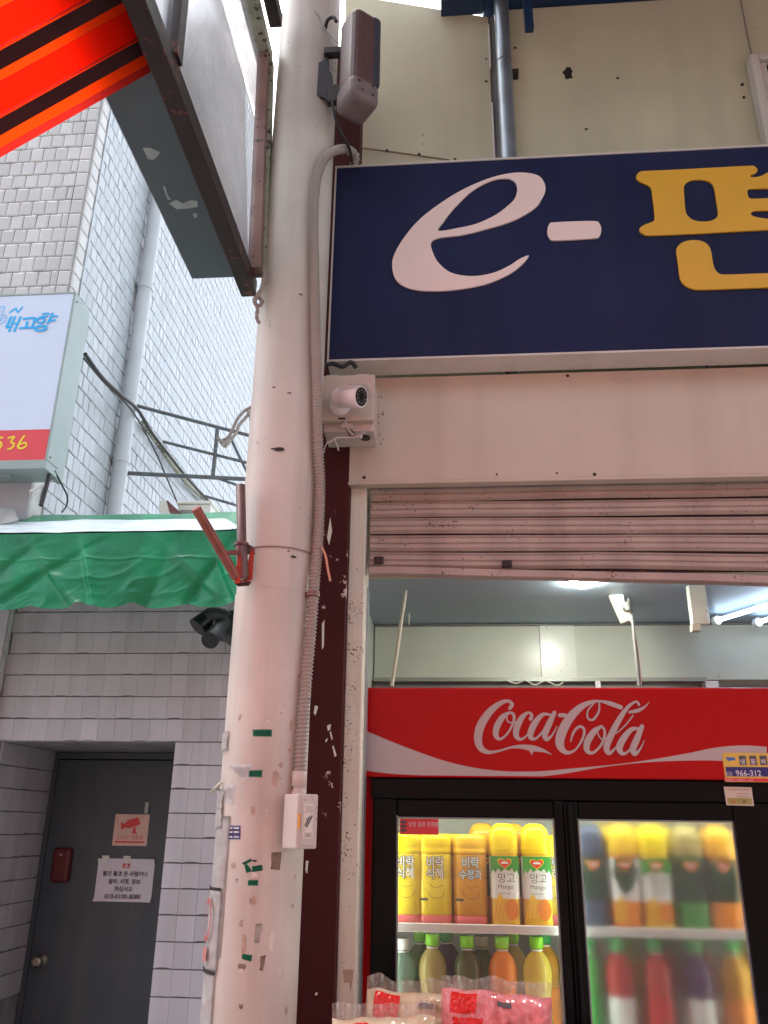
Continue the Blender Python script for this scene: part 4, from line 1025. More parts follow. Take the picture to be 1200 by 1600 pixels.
sheet_in = [(272, 70), (322, -40), (402, -40), (408, 86), (404, 260), (398, 415)]
# the milky sheet ends in a ragged slanting cut near the post; beyond it only thin clear film
def vin(u, v):
    y0 = 1.42; z0 = 3.30; z1 = 4.262
    z = z0+(z1-z0)*v
    cut = 2.185-.0*v
    fr_ = (3.98-z)/(3.98-3.36)
    ymax = 2.185 if z > 3.96 else 2.02+.155*max(0, min(1, fr_))**1.0
    ymax += .006*noise.noise(Vector((z*30, 1., 0.)))
    ymax = min(ymax, 2.185)
    return (VX-.036*v+.006*noise.noise(Vector((u*3, v*4, 0.))), y0+(ymax-y0)*u, z)
MB().grid(vin, 24, 60).build('vinyl_sheet', M['vinyl'], bf)
MB().grid(lambda u, v: (VX+.010-.036*v+.004*noise.noise(Vector((u*3, v*5, 7.))), 1.42+.765*u, 3.30+.962*v), 20, 20).build('clear_film', M['vinylthin'], bf)
MB().grid(lambda u, v: (VX-.036*v+.004*noise.noise(Vector((u*3, v*5, 3.))), .2+1.18*u, 3.30+.962*v), 20, 14).build('vinyl_sheet', M['vinyl'], bf)
tie = thing('rope_tie', P(402, 465, Y=2.2), 'twisted rope tying the corner of the awning frame to the pole', 'rope')
for px, Y in (([(414, 425), (411, 445), (404, 458), (397, 470), (404, 478), (410, 472), (404, 464)], 2.19), ([(397, 468), (402, 482), (401, 496), (405, 505)], 2.19), ([(413, 432), (408, 452), (400, 466), (398, 476)], 2.18)):
    q = [Vector(t) for t in catmull([tuple(P(x, y, Y=Y)) for x, y in px], 6)]
    MB().tube(q, [.006+.001*sin(i*1.7) for i in range(len(q))], 8).build('strand', M['rope'], tie)

ra = thing('red_awning', (-1.2, 0, 3.1), 'ribbed red translucent awning roof glowing overhead at the left', 'awning')
e0 = Vector((-.684, 1.394, 3.258)); e1_ = P(0, 243, Y=1.394)
sl = (e1_-e0).normalized()               # runs down to the left
LEN = 1.55
def strip(y0, y1, d0, d1, m, name):
    nn = Vector((-sl.z, 0, sl.x));  nn = nn if nn.z > 0 else -nn
    a = e0+nn*d0; b = e0+nn*d1
    A, B = Vector((a.x, y0, a.z)), Vector((b.x, y1, b.z))
    return MB().quad(A, B, B+sl*LEN, A+sl*LEN).solid(.0015).build(name, M[m], ra)
yy = 1.394
strip(yy, yy-.016, -.006, 0, 'deepred', 'edge_fold'); yy -= .016
strip(yy, yy-.017, 0, .012, 'orangesheet', 'fold'); yy -= .017
for k in range(28):
    strip(yy, yy-.036, .012, .012, 'ribdark', 'rib')
    strip(yy-.036, yy-.048, .012, 0, 'orangesheet', 'fold')
    strip(yy-.048, yy-.0515, 0, .003, 'deepred', 'crease')
    strip(yy-.0515, yy-.1152, .003, .003, 'redsheet', 'panel')
    strip(yy-.1152, yy-.1185, .003, .0, 'deepred', 'crease')
    strip(yy-.1185, yy-.130, 0, .012, 'orangesheet', 'fold')
    yy -= .130

# ---------------------------------------------------------------- shop interior
tag(MB().quad((-.42, 2.68, .02), (3.2, 2.68, .02), (3.2, 7, .02), (-.42, 7, .02)).build('floor', M['floor']), kind='structure')
CZ = P(800, 975, Y=3.5).z
tag(MB().box((-.42, 2.69, CZ), (3.2, 7, CZ+.06)).build('ceiling', M['roomceil']), kind='structure')
tag(MB().box((-.42, 2.68, 0), (-.335, 7, CZ-.001)).build('wall_side', M['roomwall']), kind='structure')
tag(MB().box((3.2, 2.68, 0), (3.25, 7, CZ-.001)).build('wall_far_side', M['roomwall']), kind='structure')
tag(MB().box((-.334, 4.6, .021), (3.2, 4.7, CZ-.001)).build('wall_back', M['roomwall']), kind='structure')
zs = P(800, 1062, Y=3.5).z
sf = thing('soffit_beam', (.8, 3.5, zs), 'dull green grey beam crossing the shop interior above the drinks fridge', 'beam')
MB().box((-.33, 3.5, zs), (3.19, 3.62, CZ-.002)).build('board', M['soffit'], sf)
MB().box((-.33, 3.485, CZ-.010), (3.19, 3.499, CZ-.003)).build('top_trim', M['trim'], sf)
a, b = P(847, 1060, Y=3.49), P(896, 976, Y=3.49)
MB().box((a.x, 3.488, zs+.003), (b.x, 3.4985, CZ-.011)).build('pale_glint_board', M['glint_batten'], sf)  # bright lamp reflection on the glossy beam, built as a pale board
tkk = thing('ceiling_track', (.5, 3.46, zs-.04), 'grey metal track under the green grey beam', 'track')
MB().box((-.33, 3.44, zs-.016), (P(1105, 1066, Y=3.44).x, 3.60, zs-.0005)).build('rail', M['track'], tkk)
MB().box((-.33, 3.47, zs-.05), (P(1100, 1066, Y=3.44).x, 3.60, zs-.0165)).build('groove', M['trim'], tkk)
a = P(1102, 1064, Y=3.42); b = P(1124, 1078, Y=3.42)
MB().box((a.x, 3.42, b.z-.02), (b.x, 3.47, a.z)).build('end_block', M['shelfw'], tkk)
a = P(933, 1064, Y=3.43); MB().box((a.x-.008, 3.425, a.z-.035), (a.x+.012, 3.439, a.z)).build('hook', M['shelfw'], tkk)
pb = thing('ceiling_batten', P(1095, 950, Y=3.3), 'pale batten hanging from the shop ceiling right of the power strip', 'batten')
a, b = P(1082, 975, Y=2.9), P(1110, 975, Y=2.9)
MB().box((a.x, 2.9, a.z), (b.x, 2.93, CZ-.001), .003, 1).build('batten', M['glint_batten'], pb)
c = P(1088, 979, Y=2.9); MB().box((c.x-.014, 2.898, c.z-.014), (c.x+.014, 2.932, a.z-.001)).build('bracket', M['cordw'], pb)

lbx = thing('light_bulb', (.5, 3.05, CZ), 'lit round bulb on the shop ceiling just under the shutter edge', 'light')
bcn = P(910, 901, Y=2.85)
MB().lathe(bcn-ZA*.04, [(.006, .0), (.028, .004), (.046, .018), (.052, .036), (.044, .06), (.02, .075)], 24).build('globe', M['bulb'], lbx)
MB().tube([bcn+ZA*.034, Vector((bcn.x, bcn.y, max(bcn.z+.05, CZ-.001)))], .02, 16).build('socket', M['shelfw'], lbx)
def tube_light(p0, p1, label):
    a = P(*p0, Z=CZ-.03); b = P(*p1, Z=CZ-.03)
    t = thing('tube_light', a, label, 'light', 'tube lights on the shop ceiling')
    MB().tube([a, b], .0085, 12).build('tube', M['fluor'], t)
    d = (b-a).normalized()
    MB().tube([a-d*.02, a], .018, 12).build('end_cap', M['shelfw'], t); MB().tube([b, b+d*.02], .018, 12).build('end_cap', M['shelfw'], t)
    m_ = (a+b)/2; MB().tube([m_+ZA*.016, Vector((m_.x, m_.y, CZ-.0005))], .012, 8).build('holder', M['shelfw'], t)
tube_light((1122, 969), (1330, 905), 'lit tube light on the shop ceiling, the one nearer the pale batten')
tube_light((1186, 972), (1420, 899), 'lit tube light on the shop ceiling, cut by the right edge of the photo')

pst = thing('power_strip', P(965, 935, Y=3.05), 'cream power strip with a plug hanging in the shop opening', 'power strip')
d0, d1 = P(953, 912, Y=3.05), P(980, 972, Y=3.05)
mid = (d0+d1)/2; dv = d1-d0; ang = math.atan2(dv.x, -dv.z)
rps = Matrix.Rotation(-ang, 3, 'Y')
MB().obox(mid, (.045, .03, dv.length), rps, .006, 2).build('body', M['cordw'], pst)
lnd = dv.normalized()
for f in (.16, .40, .64):
    c = d0+dv*f+NF*.0155+XA*.006; MB().tube([c, c+NF*.004], .017, 16).build('socket', M['shelfw'], pst)
pg = d0+dv*.66+NF*.02+XA*.014
MB().tube([pg, pg+NF*.03, pg+NF*.034+ZA*-.02], [.017, .016, .008], 14).build('plug', M['trim'], pst)
MB().tube([Vector((d0.x, 3.05, CZ-.001)), d0+ZA*.0], .005, 8).build('hanger', M['cordw'], pst)
def hang(name, px, Y, rad, m, label):
    q = [Vector(t) for t in catmull([tuple(P(x, y, Y=Y)) for x, y in px], 6)]
    tag(MB().tube(q, rad, 8).build(name, M[m], shift=q[0]), label, 'cable')
hang('hanging_cable', [(982, 935), (987, 960), (991, 1000), (995, 1040), (998, 1071)], 3.02, .0055, 'trim', 'dark grey cord dropping from the power strip to the drinks fridge')
hang('hanging_cable', [(985, 962), (994, 1000), (1000, 1040), (1001, 1070)], 3.03, .0045, 'cordw', 'cream cord hanging beside the dark grey plug cord')
hang('hanging_cable', [(640, 860), (633, 930), (627, 970), (620, 1020), (612, 1072)], 2.95, .007, 'cordw', 'cream cord hanging near the left end of the shop opening')
hang('track_cable', [(790, 1062), (806, 1068), (820, 1063), (836, 1070), (852, 1064), (870, 1071), (880, 1066)], 3.42, .003, 'cordw', 'pale squiggly cable lying along the metal track')
hang('hanging_cable', [(642, 860), (640, 940), (639, 976)], 3.3, .0035, 'cordw', 'thin pale cord straight behind the cream cord at the left of the opening')

# ---------------------------------------------------------------- drinks fridge
FYF = 2.72; FX0, FX1 = -.284, .998
FZT = 2.020; FZH = 1.742
fg = thing('drinks_fridge', ((FX0+FX1)/2, FYF+.3, .02), 'red and black drinks fridge with two glass doors behind the shutter opening', 'fridge')
FZB = .25
MB().box((FX0, FYF+.03, .06), (FX0+.045, FYF+.66, FZT), .003, 1).build('side_panel', M['fridgered'], fg)
MB().box((FX1-.045, FYF+.03, .06), (FX1, FYF+.66, FZT), .003, 1).build('side_panel', M['fridgered'], fg)
MB().box((FX0+.0455, FYF+.62, .06), (FX1-.0455, FYF+.66, FZT-.001)).build('back_panel', M['fridgein'], fg)
MB().box((FX0+.0455, FYF+.05, FZH-.02), (FX1-.0455, FYF+.619, FZT-.001)).build('top_panel', M['black'], fg)
MB().box((FX0+.0455, FYF+.05, FZH-.055), (FX1-.0455, FYF+.619, FZH-.0205)).build('inner_top', M['fridgein'], fg)
MB().box((FX0+.0455, FYF+.05, .06), (FX1-.0455, FYF+.619, FZB)).build('base', M['black'], fg)
MB().box((FX0+.046, FYF+.05, FZB+.001), (FX0+.056, FYF+.619, FZH-.056)).build('liner', M['fridgein'], fg)
MB().box((FX1-.056, FYF+.05, FZB+.001), (FX1-.046, FYF+.619, FZH-.056)).build('liner', M['fridgein'], fg)
MB().box((FX0-.004, FYF-.012, FZH+.002), (FX1+.004, FYF+.0495, FZT+.003), .006, 2).build('header', M['fridgered'], fg)
HY = FYF-.0122
Z5 = (1.84615, 550, 1050)
up = [(36, 168), (150, 215), (280, 260), (400, 283), (520, 287), (640, 278), (800, 262), (950, 238), (1050, 218), (1130, 212), (1196, 216)]
dn = [(36, 284), (110, 293), (230, 300), (360, 306), (470, 308), (600, 295), (720, 275), (830, 262), (950, 256), (1060, 256), (1196, 264)]
ua, da = catmull([tuple(zp(x, y, Z5, HY)) for x, y in up], 5), catmull([tuple(zp(x, y, Z5, HY)) for x, y in dn], 5)
wv = MB()
for i in range(len(ua)-1):
    c4 = [Vector(ua[i]), Vector(ua[i+1]), Vector(da[i+1]), Vector(da[i])]
    for q in c4:
        q.x = max(min(q.x, FX1), FX0); q.z = max(q.z, FZH+.008); q.y = HY-.0004
    wv.quad(*c4)
wv.build('wave_print', M['logo'], fg)
Z4 = (3.871, 720, 1080)
strokes([
    [(296, 104, 20), (310, 80, 22), (288, 60, 18), (240, 72, 28), (175, 125, 42), (122, 205, 50), (104, 285, 48), (122, 345, 38), (170, 369, 22), (235, 360, 12), (300, 341, 13), (365, 336, 24), (430, 345, 36), (480, 354, 26), (520, 368, 12), (552, 385, 2)],
    [(425, 345, 40), (428, 368, 18), (430, 386, 2)],
    [(292, 128, 12), (250, 160, 34), (216, 222, 38), (214, 272, 30), (240, 289, 16), (280, 258, 12), (315, 198, 14), (322, 152, 18), (304, 130, 16), (280, 146, 9), (284, 182, 9), (320, 192, 8), (352, 176, 8)],
    [(422, 168, 22), (428, 142, 18), (404, 131, 16), (366, 165, 32), (336, 230, 38), (338, 276, 30), (368, 291, 15), (410, 256, 10), (445, 212, 8)],
    [(538, 142, 14), (495, 142, 22), (450, 190, 36), (422, 250, 38), (426, 284, 28), (456, 285, 14), (500, 238, 12), (540, 165, 12)],
    [(566, 130, 24), (535, 195, 36), (508, 262, 36), (522, 292, 22), (556, 260, 10), (580, 215, 6)],
    [(598, 146, 24), (630, 146, 24)],
    [(966, 98, 26), (905, 76, 28), (845, 62, 14), (790, 66, 22), (718, 102, 40), (652, 172, 52), (606, 262, 56), (600, 330, 48), (638, 371, 25), (690, 356, 12), (734, 292, 14), (746, 236, 16), (718, 214, 16), (682, 248, 14), (664, 304, 8)],
    [(836, 68, 9), (834, 122, 12), (800, 172, 14), (768, 164, 12), (768, 118, 10), (806, 72, 8)],
    [(850, 212, 14), (802, 248, 36), (764, 310, 40), (764, 360, 32), (800, 372, 16), (850, 322, 14), (870, 252, 16), (852, 216, 14), (826, 246, 8), (850, 290, 8), (892, 276, 8)],
    [(1076, 82, 16), (1058, 64, 13), (1010, 96, 20), (958, 170, 32), (906, 270, 38), (880, 340, 38), (896, 376, 24), (938, 340, 10), (978, 288, 8)],
    [(1040, 148, 8), (1000, 200, 8), (952, 245, 7), (918, 268, 4)],
    [(1018, 128, 14), (1068, 118, 22), (1110, 96, 11), (1138, 66, 2)],
    [(1082, 228, 14), (1032, 232, 26), (986, 282, 38), (958, 338, 40), (970, 374, 28), (1002, 372, 14), (1046, 322, 12), (1082, 244, 12)],
    [(1094, 214, 26), (1064, 288, 38), (1040, 350, 38), (1052, 381, 24), (1086, 346, 10), (1108, 298, 4)],
], Z4, HY, 'logo', fg, 'lettering', .0006)
# black front: door surround, two framed doors
MB().box((FX0+.025, FYF+.004, FZH-.062), (FX1-.03, FYF+.049, FZH+.0005), .003, 1).build('door_rail', M['blackgloss'], fg)
MB().box((FX0+.05, FYF+.0495, FZH-.092), (FX1-.05, FYF+.0545, FZH-.0225)).build('baffle', M['black'], fg)
MB().box((FX0+.05, FYF+.0395, FZH-.085), (FX1-.05, FYF+.0485, FZH-.0625)).build('top_gasket', M['black'], fg)
def fdoor(x0, x1, y, glass, hx):
    d = MB()
    z0, z1 = FZB, FZH-.064; gx0, gx1, gz1 = x0+.035, x1-.03, z1-.045
    d.box((x0, y, z0), (gx0, y+.03, z1), .003, 1); d.box((gx1, y, z0), (x1, y+.03, z1), .003, 1); d.box((gx0+.0003, y+.0005, gz1), (gx1-.0003, y+.0295, z1), .003, 1); d.box((gx0+.0003, y+.0005, z0), (gx1-.0003, y+.0295, z0+.05), .003, 1)
    return d, (gx0, gx1, z0+.05, gz1)
gl_l = (P(619, 1400, Y=FYF+.01).x, P(873, 1400, Y=FYF+.01).x)
zg = P(620, 1276, Y=FYF+.01).z
def door2(x0, x1, gx0, gx1, y, glass, name):
    z0, z1 = FZB, FZH-.0625
    fr_ = MB().box((x0, y, z0), (gx0, y+.03, z1), .004, 2).box((gx1, y, z0), (x1, y+.03, z1), .004, 2).box((gx0+.0004, y+.001, zg), (gx1-.0004, y+.029, z1), .003, 1).box((gx0+.0004, y+.001, z0), (gx1-.0004, y+.029, z0+.06), .003, 1).build('door', M['blackgloss'], fg)
    rim = MB()
    for lo, hi in (((gx0, y+.012, z0+.06), (gx0+.005, y+.02, zg)), ((gx1-.005, y+.012, z0+.06), (gx1, y+.02, zg)), ((gx0+.005, y+.012, zg-.005), (gx1-.005, y+.02, zg))): rim.box(lo, hi)
    rim.build('gasket', M['galv'], fr_)
    return fr_, z0
rx0 = P(903, 1281, Y=FYF+.012).x; rx1 = P(1147, 1283, Y=FYF+.012).x
dl, z0 = door2(FX0+.03, gl_l[1]+.0297, gl_l[0], gl_l[1], FYF+.008, 'glass', 'l')
MB().box((gl_l[0]+.0055, FYF+.020, z0+.06), (gl_l[1]-.0055, FYF+.024, zg-.0055)).build('glass', M['glass'], dl)
dr2, z0 = door2(gl_l[1]+.030, FX1-.035, rx0, rx1, FYF+.010, 'fog', 'r')
dr2['label'] = 'fogged right door'
MB().box((rx0+.0055, FYF+.022, z0+.06), (rx1-.0055, FYF+.026, zg-.0055)).build('glass', M['fog'], dr2)
hx = P(892, 1290, Y=FYF).x
MB().box((hx-.008, FYF-.008, .6), (hx+.006, FYF+.0075, FZH-.075), .004, 2).build('handle', M['blackgloss'], dr2)
mxl = (gl_l[1]+rx0)/2
# lamps inside the front edge of the cabinet
MB().box((FX0+.07, FYF+.055, FZH-.075), (FX1-.07, FYF+.075, FZH-.0565)).build('lamp_strip', M['led'], fg)
MB().box((FX0+.058, FYF+.056, FZB+.05), (FX0+.068, FYF+.072, FZH-.08)).build('lamp_strip', M['led'], fg)
for xx in (mxl-.012, mxl+.006): MB().box((xx, FYF+.058, FZB+.05), (xx+.006, FYF+.07, FZH-.08)).build('lamp_strip', M['led'], fg)
MB().box((mxl-.005, FYF+.056, FZB+.05), (mxl+.005, FYF+.072, FZH-.08)).build('mullion', M['black'], fg)
MB().box((FX1-.068, FYF+.056, FZB+.05), (FX1-.058, FYF+.072, FZH-.08)).build('lamp_strip', M['led'], fg)
SHZ = 1.322
S2Z = .995
for zc in (SHZ, S2Z):
    MB().box((FX0+.06, FYF+.085, zc-.016), (FX1-.06, FYF+.60, zc-.012), .001, 1).build('shelf', M['shelfw'], fg)
    MB().box((FX0+.06, FYF+.076, zc-.022), (FX1-.06, FYF+.0845, zc+.003), .002, 1).build('shelf_lip', M['shelfw'], fg)
mx = (gl_l[1]+rx0)/2
for zc in (1.03, 1.12, 1.21, 1.42, 1.50, 1.58):
    for xx in (FX0+.058, FX1-.063):
        MB().box((xx, FYF+.09, zc), (xx+.004, FYF+.10, zc+.03)).build('shelf_bracket', M['trim'], fg)
# stickers
a, b = zp(100, 156, (4, 600, 1240), FYF+.018), zp(341, 258, (4, 600, 1240), FYF+.018)
ss = MB().box((a.x, FYF+.0185, b.z), (b.x, FYF+.0197, a.z)).build('price_sticker', M['lbred'], fg)
mesh_text('냉장 음료 판매중', .0165, Vector((a.x+.026, FYF+.0180, a.z-.022)), XA, ZA, M['paper'], ss, 'lettering', sx=.82)
for k in range(3): MB().box((a.x+.003, FYF+.0178, a.z-.014-.012*k), (a.x+.02, FYF+.0184, a.z-.006-.012*k)).build('print_bar', M['ink'], ss)
ZS = (11.43, 1100, 1150)
def q5(x, y): return zp(x, y, ZS, HY)
a, b = q5(318, 300), q5(1500, 830)
s5 = MB().box((a.x, HY-.0022, b.z), (b.x, HY-.001, a.z)).build('phone_sticker', mat('sticker_yellow', (.72, .50, .10), .4, var=.05), fg)
yy_ = HY-.0028
a, b = q5(378, 552), q5(1490, 730); MB().box((a.x, yy_, b.z), (b.x, yy_+.0005, a.z)).build('blue_panel', mat('sticker_navy', (.03, .03, .16), .4), s5)
a, b = q5(355, 752), q5(1490, 822); MB().box((a.x, yy_, b.z), (b.x, yy_+.0005, a.z)).build('red_panel', M['lbred'], s5)
for k, ch in enumerate('냉동박'):
    x0 = 612+185*k
    a, b = q5(x0, 352), q5(x0+150, 522)
    MB().box((a.x, yy_, b.z), (b.x, yy_+.0005, a.z)).build('letter_panel', M['ink'], s5)
    mesh_text(ch, .0175, Vector((a.x+.0016, yy_-.0004, b.z+.0036)), XA, ZA, M['paper'], s5, 'lettering', bold=.0003)
p5 = q5(385, 708); mesh_text('02)', .0165, Vector((p5.x, yy_-.0004, p5.z)), XA, ZA, M['paper'], s5, 'lettering', sx=.9, shear=.15)
p5 = q5(566, 716); mesh_text('966-312', .0245, Vector((p5.x, yy_-.0004, p5.z)), XA, ZA, M['paper'], s5, 'lettering', bold=.0004, sx=.93)
p5 = q5(372, 808); mesh_text('냉동박스 쇼케이스 수리', .0085, Vector((p5.x, yy_-.0004, p5.z)), XA, ZA, M['paper'], s5, 'lettering')
MB().poly([q5(x, y)+NF*.003 for x, y in ((372, 378), (480, 382), (560, 388), (545, 412), (570, 440), (510, 432), (430, 450), (400, 410))], .0004, YA).build('emblem', M['cyan2'] if 'cyan2' in M else mat('emblem_blue', (.05, .16, .42), .4), s5)
Yq = FYF+.0035
def q6(x, y): return zp(x, y, ZS, Yq)
e5 = MB().poly([q6(x, y) for x, y in ((350, 905), (848, 915), (892, 1250), (400, 1236))], .0008, NF).build('energy_label', M['paper2'] if 'paper2' in M else mat('label_cream', (.62, .56, .46), .5), fg)
MB().poly([q6(x, y)+NF*.0012 for x, y in ((412, 1105), (845, 1112), (860, 1222), (425, 1214))], .0004, YA).build('olive_panel', mat('label_olive', (.36, .34, .10), .5), e5)
p6 = q6(480, 1195); mesh_text('E·E', .0115, Vector((p6.x, Yq-.0016, p6.z)), XA, ZA, M['inkred'], e5, 'lettering')
p6 = q6(690, 1198); mesh_text('D', .0125, Vector((p6.x, Yq-.0016, p6.z)), XA, ZA, M['ink'], e5, 'lettering', bold=.0004)
for k, (xa, xb, yv) in enumerate(((430, 800, 950), (590, 800, 1020), (590, 820, 1070))):
    a, b = q6(xa, yv), q6(xb, yv+22); MB().box((a.x, Yq-.0014, b.z), (b.x, Yq-.001, a.z)).build('print_bar', M['glue'], e5)

# ---------------------------------------------------------------- bottles
def pmat(name, col, trans=0.0, rough=.13, var=.05): return mat(name, col, rough, var=var, trans=trans, ior=1.33, rvar=.06)
BM_ = dict(yel=pmat('juice_yellow', (.86, .60, .02)), yel2=pmat('sikhye_yellow', (.80, .62, .04)), amb=pmat('sujeonggwa_amber', (.62, .30, .03)), pink=pmat('pink_base', (.72, .16, .16)),
    cap_y=pmat('cap_yellow', (.90, .66, .01)), cap_g=pmat('cap_lime', (.25, .72, .03)), capgreen=pmat('cap_green', (.03, .42, .09)), green=pmat('label_green', (.05, .33, .05)), white=pmat('label_white', (.78, .80, .76)), orange=pmat('mango_orange', (.86, .27, .03)), mango=pmat('mango_yellow', (.90, .55, .03)),
    red=pmat('label_red', (.66, .03, .03)), dkgreen=pmat('label_dark_green', (.02, .06, .04)), leafgreen=pmat('drink_green', (.07, .30, .06)), slate=pmat('bottle_slate', (.07, .09, .15)), tan=pmat('drink_tan', (.50, .40, .14), .2), dgre=pmat('drink_dark_olive', (.13, .15, .07), .2), org=pmat('drink_orange', (.95, .30, .05), .1), ylw=pmat('drink_yellow', (.95, .78, .12), .5), clear=pmat('drink_clear_green', (.30, .46, .34), .6),
    capor=pmat('cap_orange', (.85, .42, .03)), cola=pmat('drink_red', (.5, .05, .04)), plum=pmat('drink_plum', (.10, .04, .12)), ink=pmat('print_ink', (.12, .10, .08)), teal=pmat('outline_teal', (.06, .28, .34)))
BF = FYF+.085+.012     # front line of the bottles on the shelf
def big_bottle(x, zb, kind, label, group):
    """squarish 1.5 litre bottle, cap up in the neck"""
    r = .046; y = BF+r
    t = thing('juice_bottle', (x, y, zb), label, 'bottle', group); o = Vector((x, y, zb))
    if kind in ('mango', 'dark', 'grn', 'oj', 'teal'):
        bodyc = dict(mango='mango', dark='slate', grn='leafgreen', oj='orange', teal='orange')[kind]
        MB().lathe(o, [(.040, 0), (.044, .006), (.045, .02), (.0435, .03), (.045, .04), (.045, .20), (.042, .206), (.0445, .212)], 32, 4.0).build('body', BM_[bodyc], t)
        tc_ = dict(mango='cap_y', dark='slate', grn='tan', oj='mango', teal='capor')[kind]
        MB().lathe(o, [(.0447, .2125), (.046, .22), (.0452, .235), (.0455, .256), (.0425, .276), (.035, .291), (.024, .300), (.018, .302)], 32, 3.4).build('shoulder', BM_[tc_], t)
        for k in range(3): MB().lathe(o, [(.0462-.001*k, .224+.009*k), (.0468-.001*k, .227+.009*k), (.0462-.001*k, .230+.009*k)], 32, 3.4).build('rib', BM_[tc_], t)
        MB().lathe(o, [(.0462, .085), (.0462, .205)], 32, 4.0).build('label_sleeve', BM_[dict(mango='white', dark='dkgreen', grn='dkgreen', oj='white', teal='dkgreen')[kind]], t)
        f = y-.0466
        def fp(pts, m, nm, d): return MB().poly([Vector((x+u, f-d, zb+v)) for u, v in pts], .0004, YA).build(nm, BM_[m], t)
        zig = [(-.044, .206), (.044, .206), (.044, .150), (.036, .166), (.030, .158), (.022, .172), (.012, .163), (0, .170), (-.012, .160), (-.02, .172), (-.03, .158), (-.037, .168), (-.044, .150)]
        if kind in ('mango', 'oj'):
            fp(zig if kind == 'mango' else [(-.03, .205), (.03, .205), (.036, .16), (.02, .12), (0, .10), (-.02, .12), (-.036, .16)], 'green' if kind == 'mango' else 'dkgreen', 'leaf_print', .001)
            fp([(-.040*1, .03)]+[(-.040+.046*k/8, .03+.06*sin(pi*k/8)*1.15) for k in range(1, 8)]+[(.006, .03)], 'mango', 'fruit_print', .0012)
            fp([(.004+.020*cos(a)+.014, .055+.030*sin(a)) for a in [2*pi*k/16 for k in range(16)]], 'orange', 'fruit_print', .0018)
            for k in range(3): fp([(-.036+.012*k, .035), (-.034+.012*k, .035), (-.024+.012*k, .078), (-.026+.012*k, .078)], 'orange', 'fruit_line', .002)
        elif kind in ('dark', 'grn', 'teal'):
            fp([(-.03, .10), (.03, .10), (.034, .16), (.028, .20), (-.028, .20), (-.034, .16)], 'dkgreen', 'leaf_print', .001)
        h = [(0, .172), (.012, .180), (.019, .189), (.017, .195), (.009, .196), (0, .192), (-.009, .196), (-.017, .195), (-.019, .189), (-.012, .180)]
        fp([(u*1.18, .185+(v-.185)*1.22) for u, v in h], 'cap_y', 'emblem_edge', .0018); fp(h, 'red', 'emblem', .0024)
        MB().box((x-.011, f-.0031, zb+.184), (x+.011, f-.0026, zb+.190)).build('emblem_bar', BM_['white'], t)
        if kind == 'mango':
            mesh_text('망고', .030, Vector((x-.024, f-.002, zb+.132)), XA, ZA, BM_['ink'], t, 'lettering')
            mesh_text('Mango', .018, Vector((x-.024, f-.002, zb+.113)), XA, ZA, BM_['ink'], t, 'lettering')
            mesh_text('Lower Sugar', .007, Vector((x-.020, f-.002, zb+.098)), XA, ZA, BM_['ink'], t, 'lettering')
    else:
        y = BF+.055; o = Vector((x, y, zb)); W = 1.15
        t.location = o; c = 'yel2' if kind == 'sik' else 'amb'
        ct_ = 'cap_y' if kind == 'sik' else 'mango'
        MB().lathe(o, [(.044, .034), (.047, .04), (.046, .07), (.047, .10), (.047, .135), (.0455, .14), (.047, .146), (.047, .205), (.0455, .209)], 32, 3.0, W, W).build('body', BM_[c], t)
        MB().lathe(o, [(.042, 0), (.047, .006), (.047, .03), (.045, .0338)], 32, 3.0, W, W).build('base', BM_['pink'], t)
        MB().lathe(o, [(.0455, .2095), (.0475, .213), (.0475, .222), (.0455, .226), (.047, .232), (.047, .252), (.043, .264), (.034, .268)], 32, 3.0, W, W).build('shoulder', BM_[ct_], t)
        f = y-.0482*W
        for dy, m_, bo in ((0, 'teal' if kind == 'suj' else 'ink', .0020), (.0006, 'white', .0003)):
            mesh_text('비락', .036, Vector((x-.027, f-dy, zb+.172)), XA, ZA, BM_[m_], t, 'lettering', bold=bo, sx=.85)
            mesh_text('식혜' if kind == 'sik' else '수정과', .036 if kind == 'sik' else .030, Vector((x-.027 if kind == 'sik' else x-.034, f-dy, zb+.140)), XA, ZA, BM_[m_], t, 'lettering', bold=bo, sx=.85)
        mb = MB(); mb.ribbon([(x-.03, zb+.11, .0012), (x-.01, zb+.085, .0012), (x+.02, zb+.085, .0012), (x+.03, zb+.105, .0012)], Vector((0, f+.0004, 0)), XA, ZA, NF)
        mb.ribbon([(x-.02, zb+.125, .0012), (x, zb+.112, .0012), (x+.025, zb+.12, .0012)], Vector((0, f+.0004, 0)), XA, ZA, NF, .0002); mb.build('bowl_print', BM_['ink'], t, normals=False)
        MB().box((x-.045, f+.003, zb+.075), (x-.022, f+.0034, zb+.082)).build('print_bar', BM_['ink'], t)
    return t
def bx(px, py=1400): return P(px, py, Y=BF+.046).x
g1, g2 = 'large bottles on the upper fridge shelf', 'small bottles on the lower fridge shelf'
big_bottle(bx(634), SHZ-.011, 'sik', 'yellow rice drink bottle at the left edge of the clear fridge door', g1)
big_bottle(bx(680), SHZ-.011, 'sik', 'yellow rice drink bottle whose full lettering shows, next to the amber bottle', g1)
big_bottle(bx(735), SHZ-.011, 'suj', 'amber bottle with pale blue edged lettering on the upper fridge shelf', g1)
big_bottle(bx(789), SHZ-.011, 'mango', 'mango juice bottle right beside the amber bottle', g1)
big_bottle(bx(839), SHZ-.011, 'mango', 'mango juice bottle nearest the middle of the fridge, behind clear glass', g1)
big_bottle(bx(926), SHZ-.011, 'dark', 'dark slate bottle behind the fogged door, by the middle handle', g1)
big_bottle(bx(975), SHZ-.011, 'oj', 'orange juice bottle with a dark leaf label behind the fogged door', g1)
big_bottle(bx(1024), SHZ-.011, 'mango', 'mango juice bottle blurred by the fogged door', g1)
big_bottle(bx(1078), SHZ-.011, 'grn', 'green juice bottle behind the fogged door', g1)
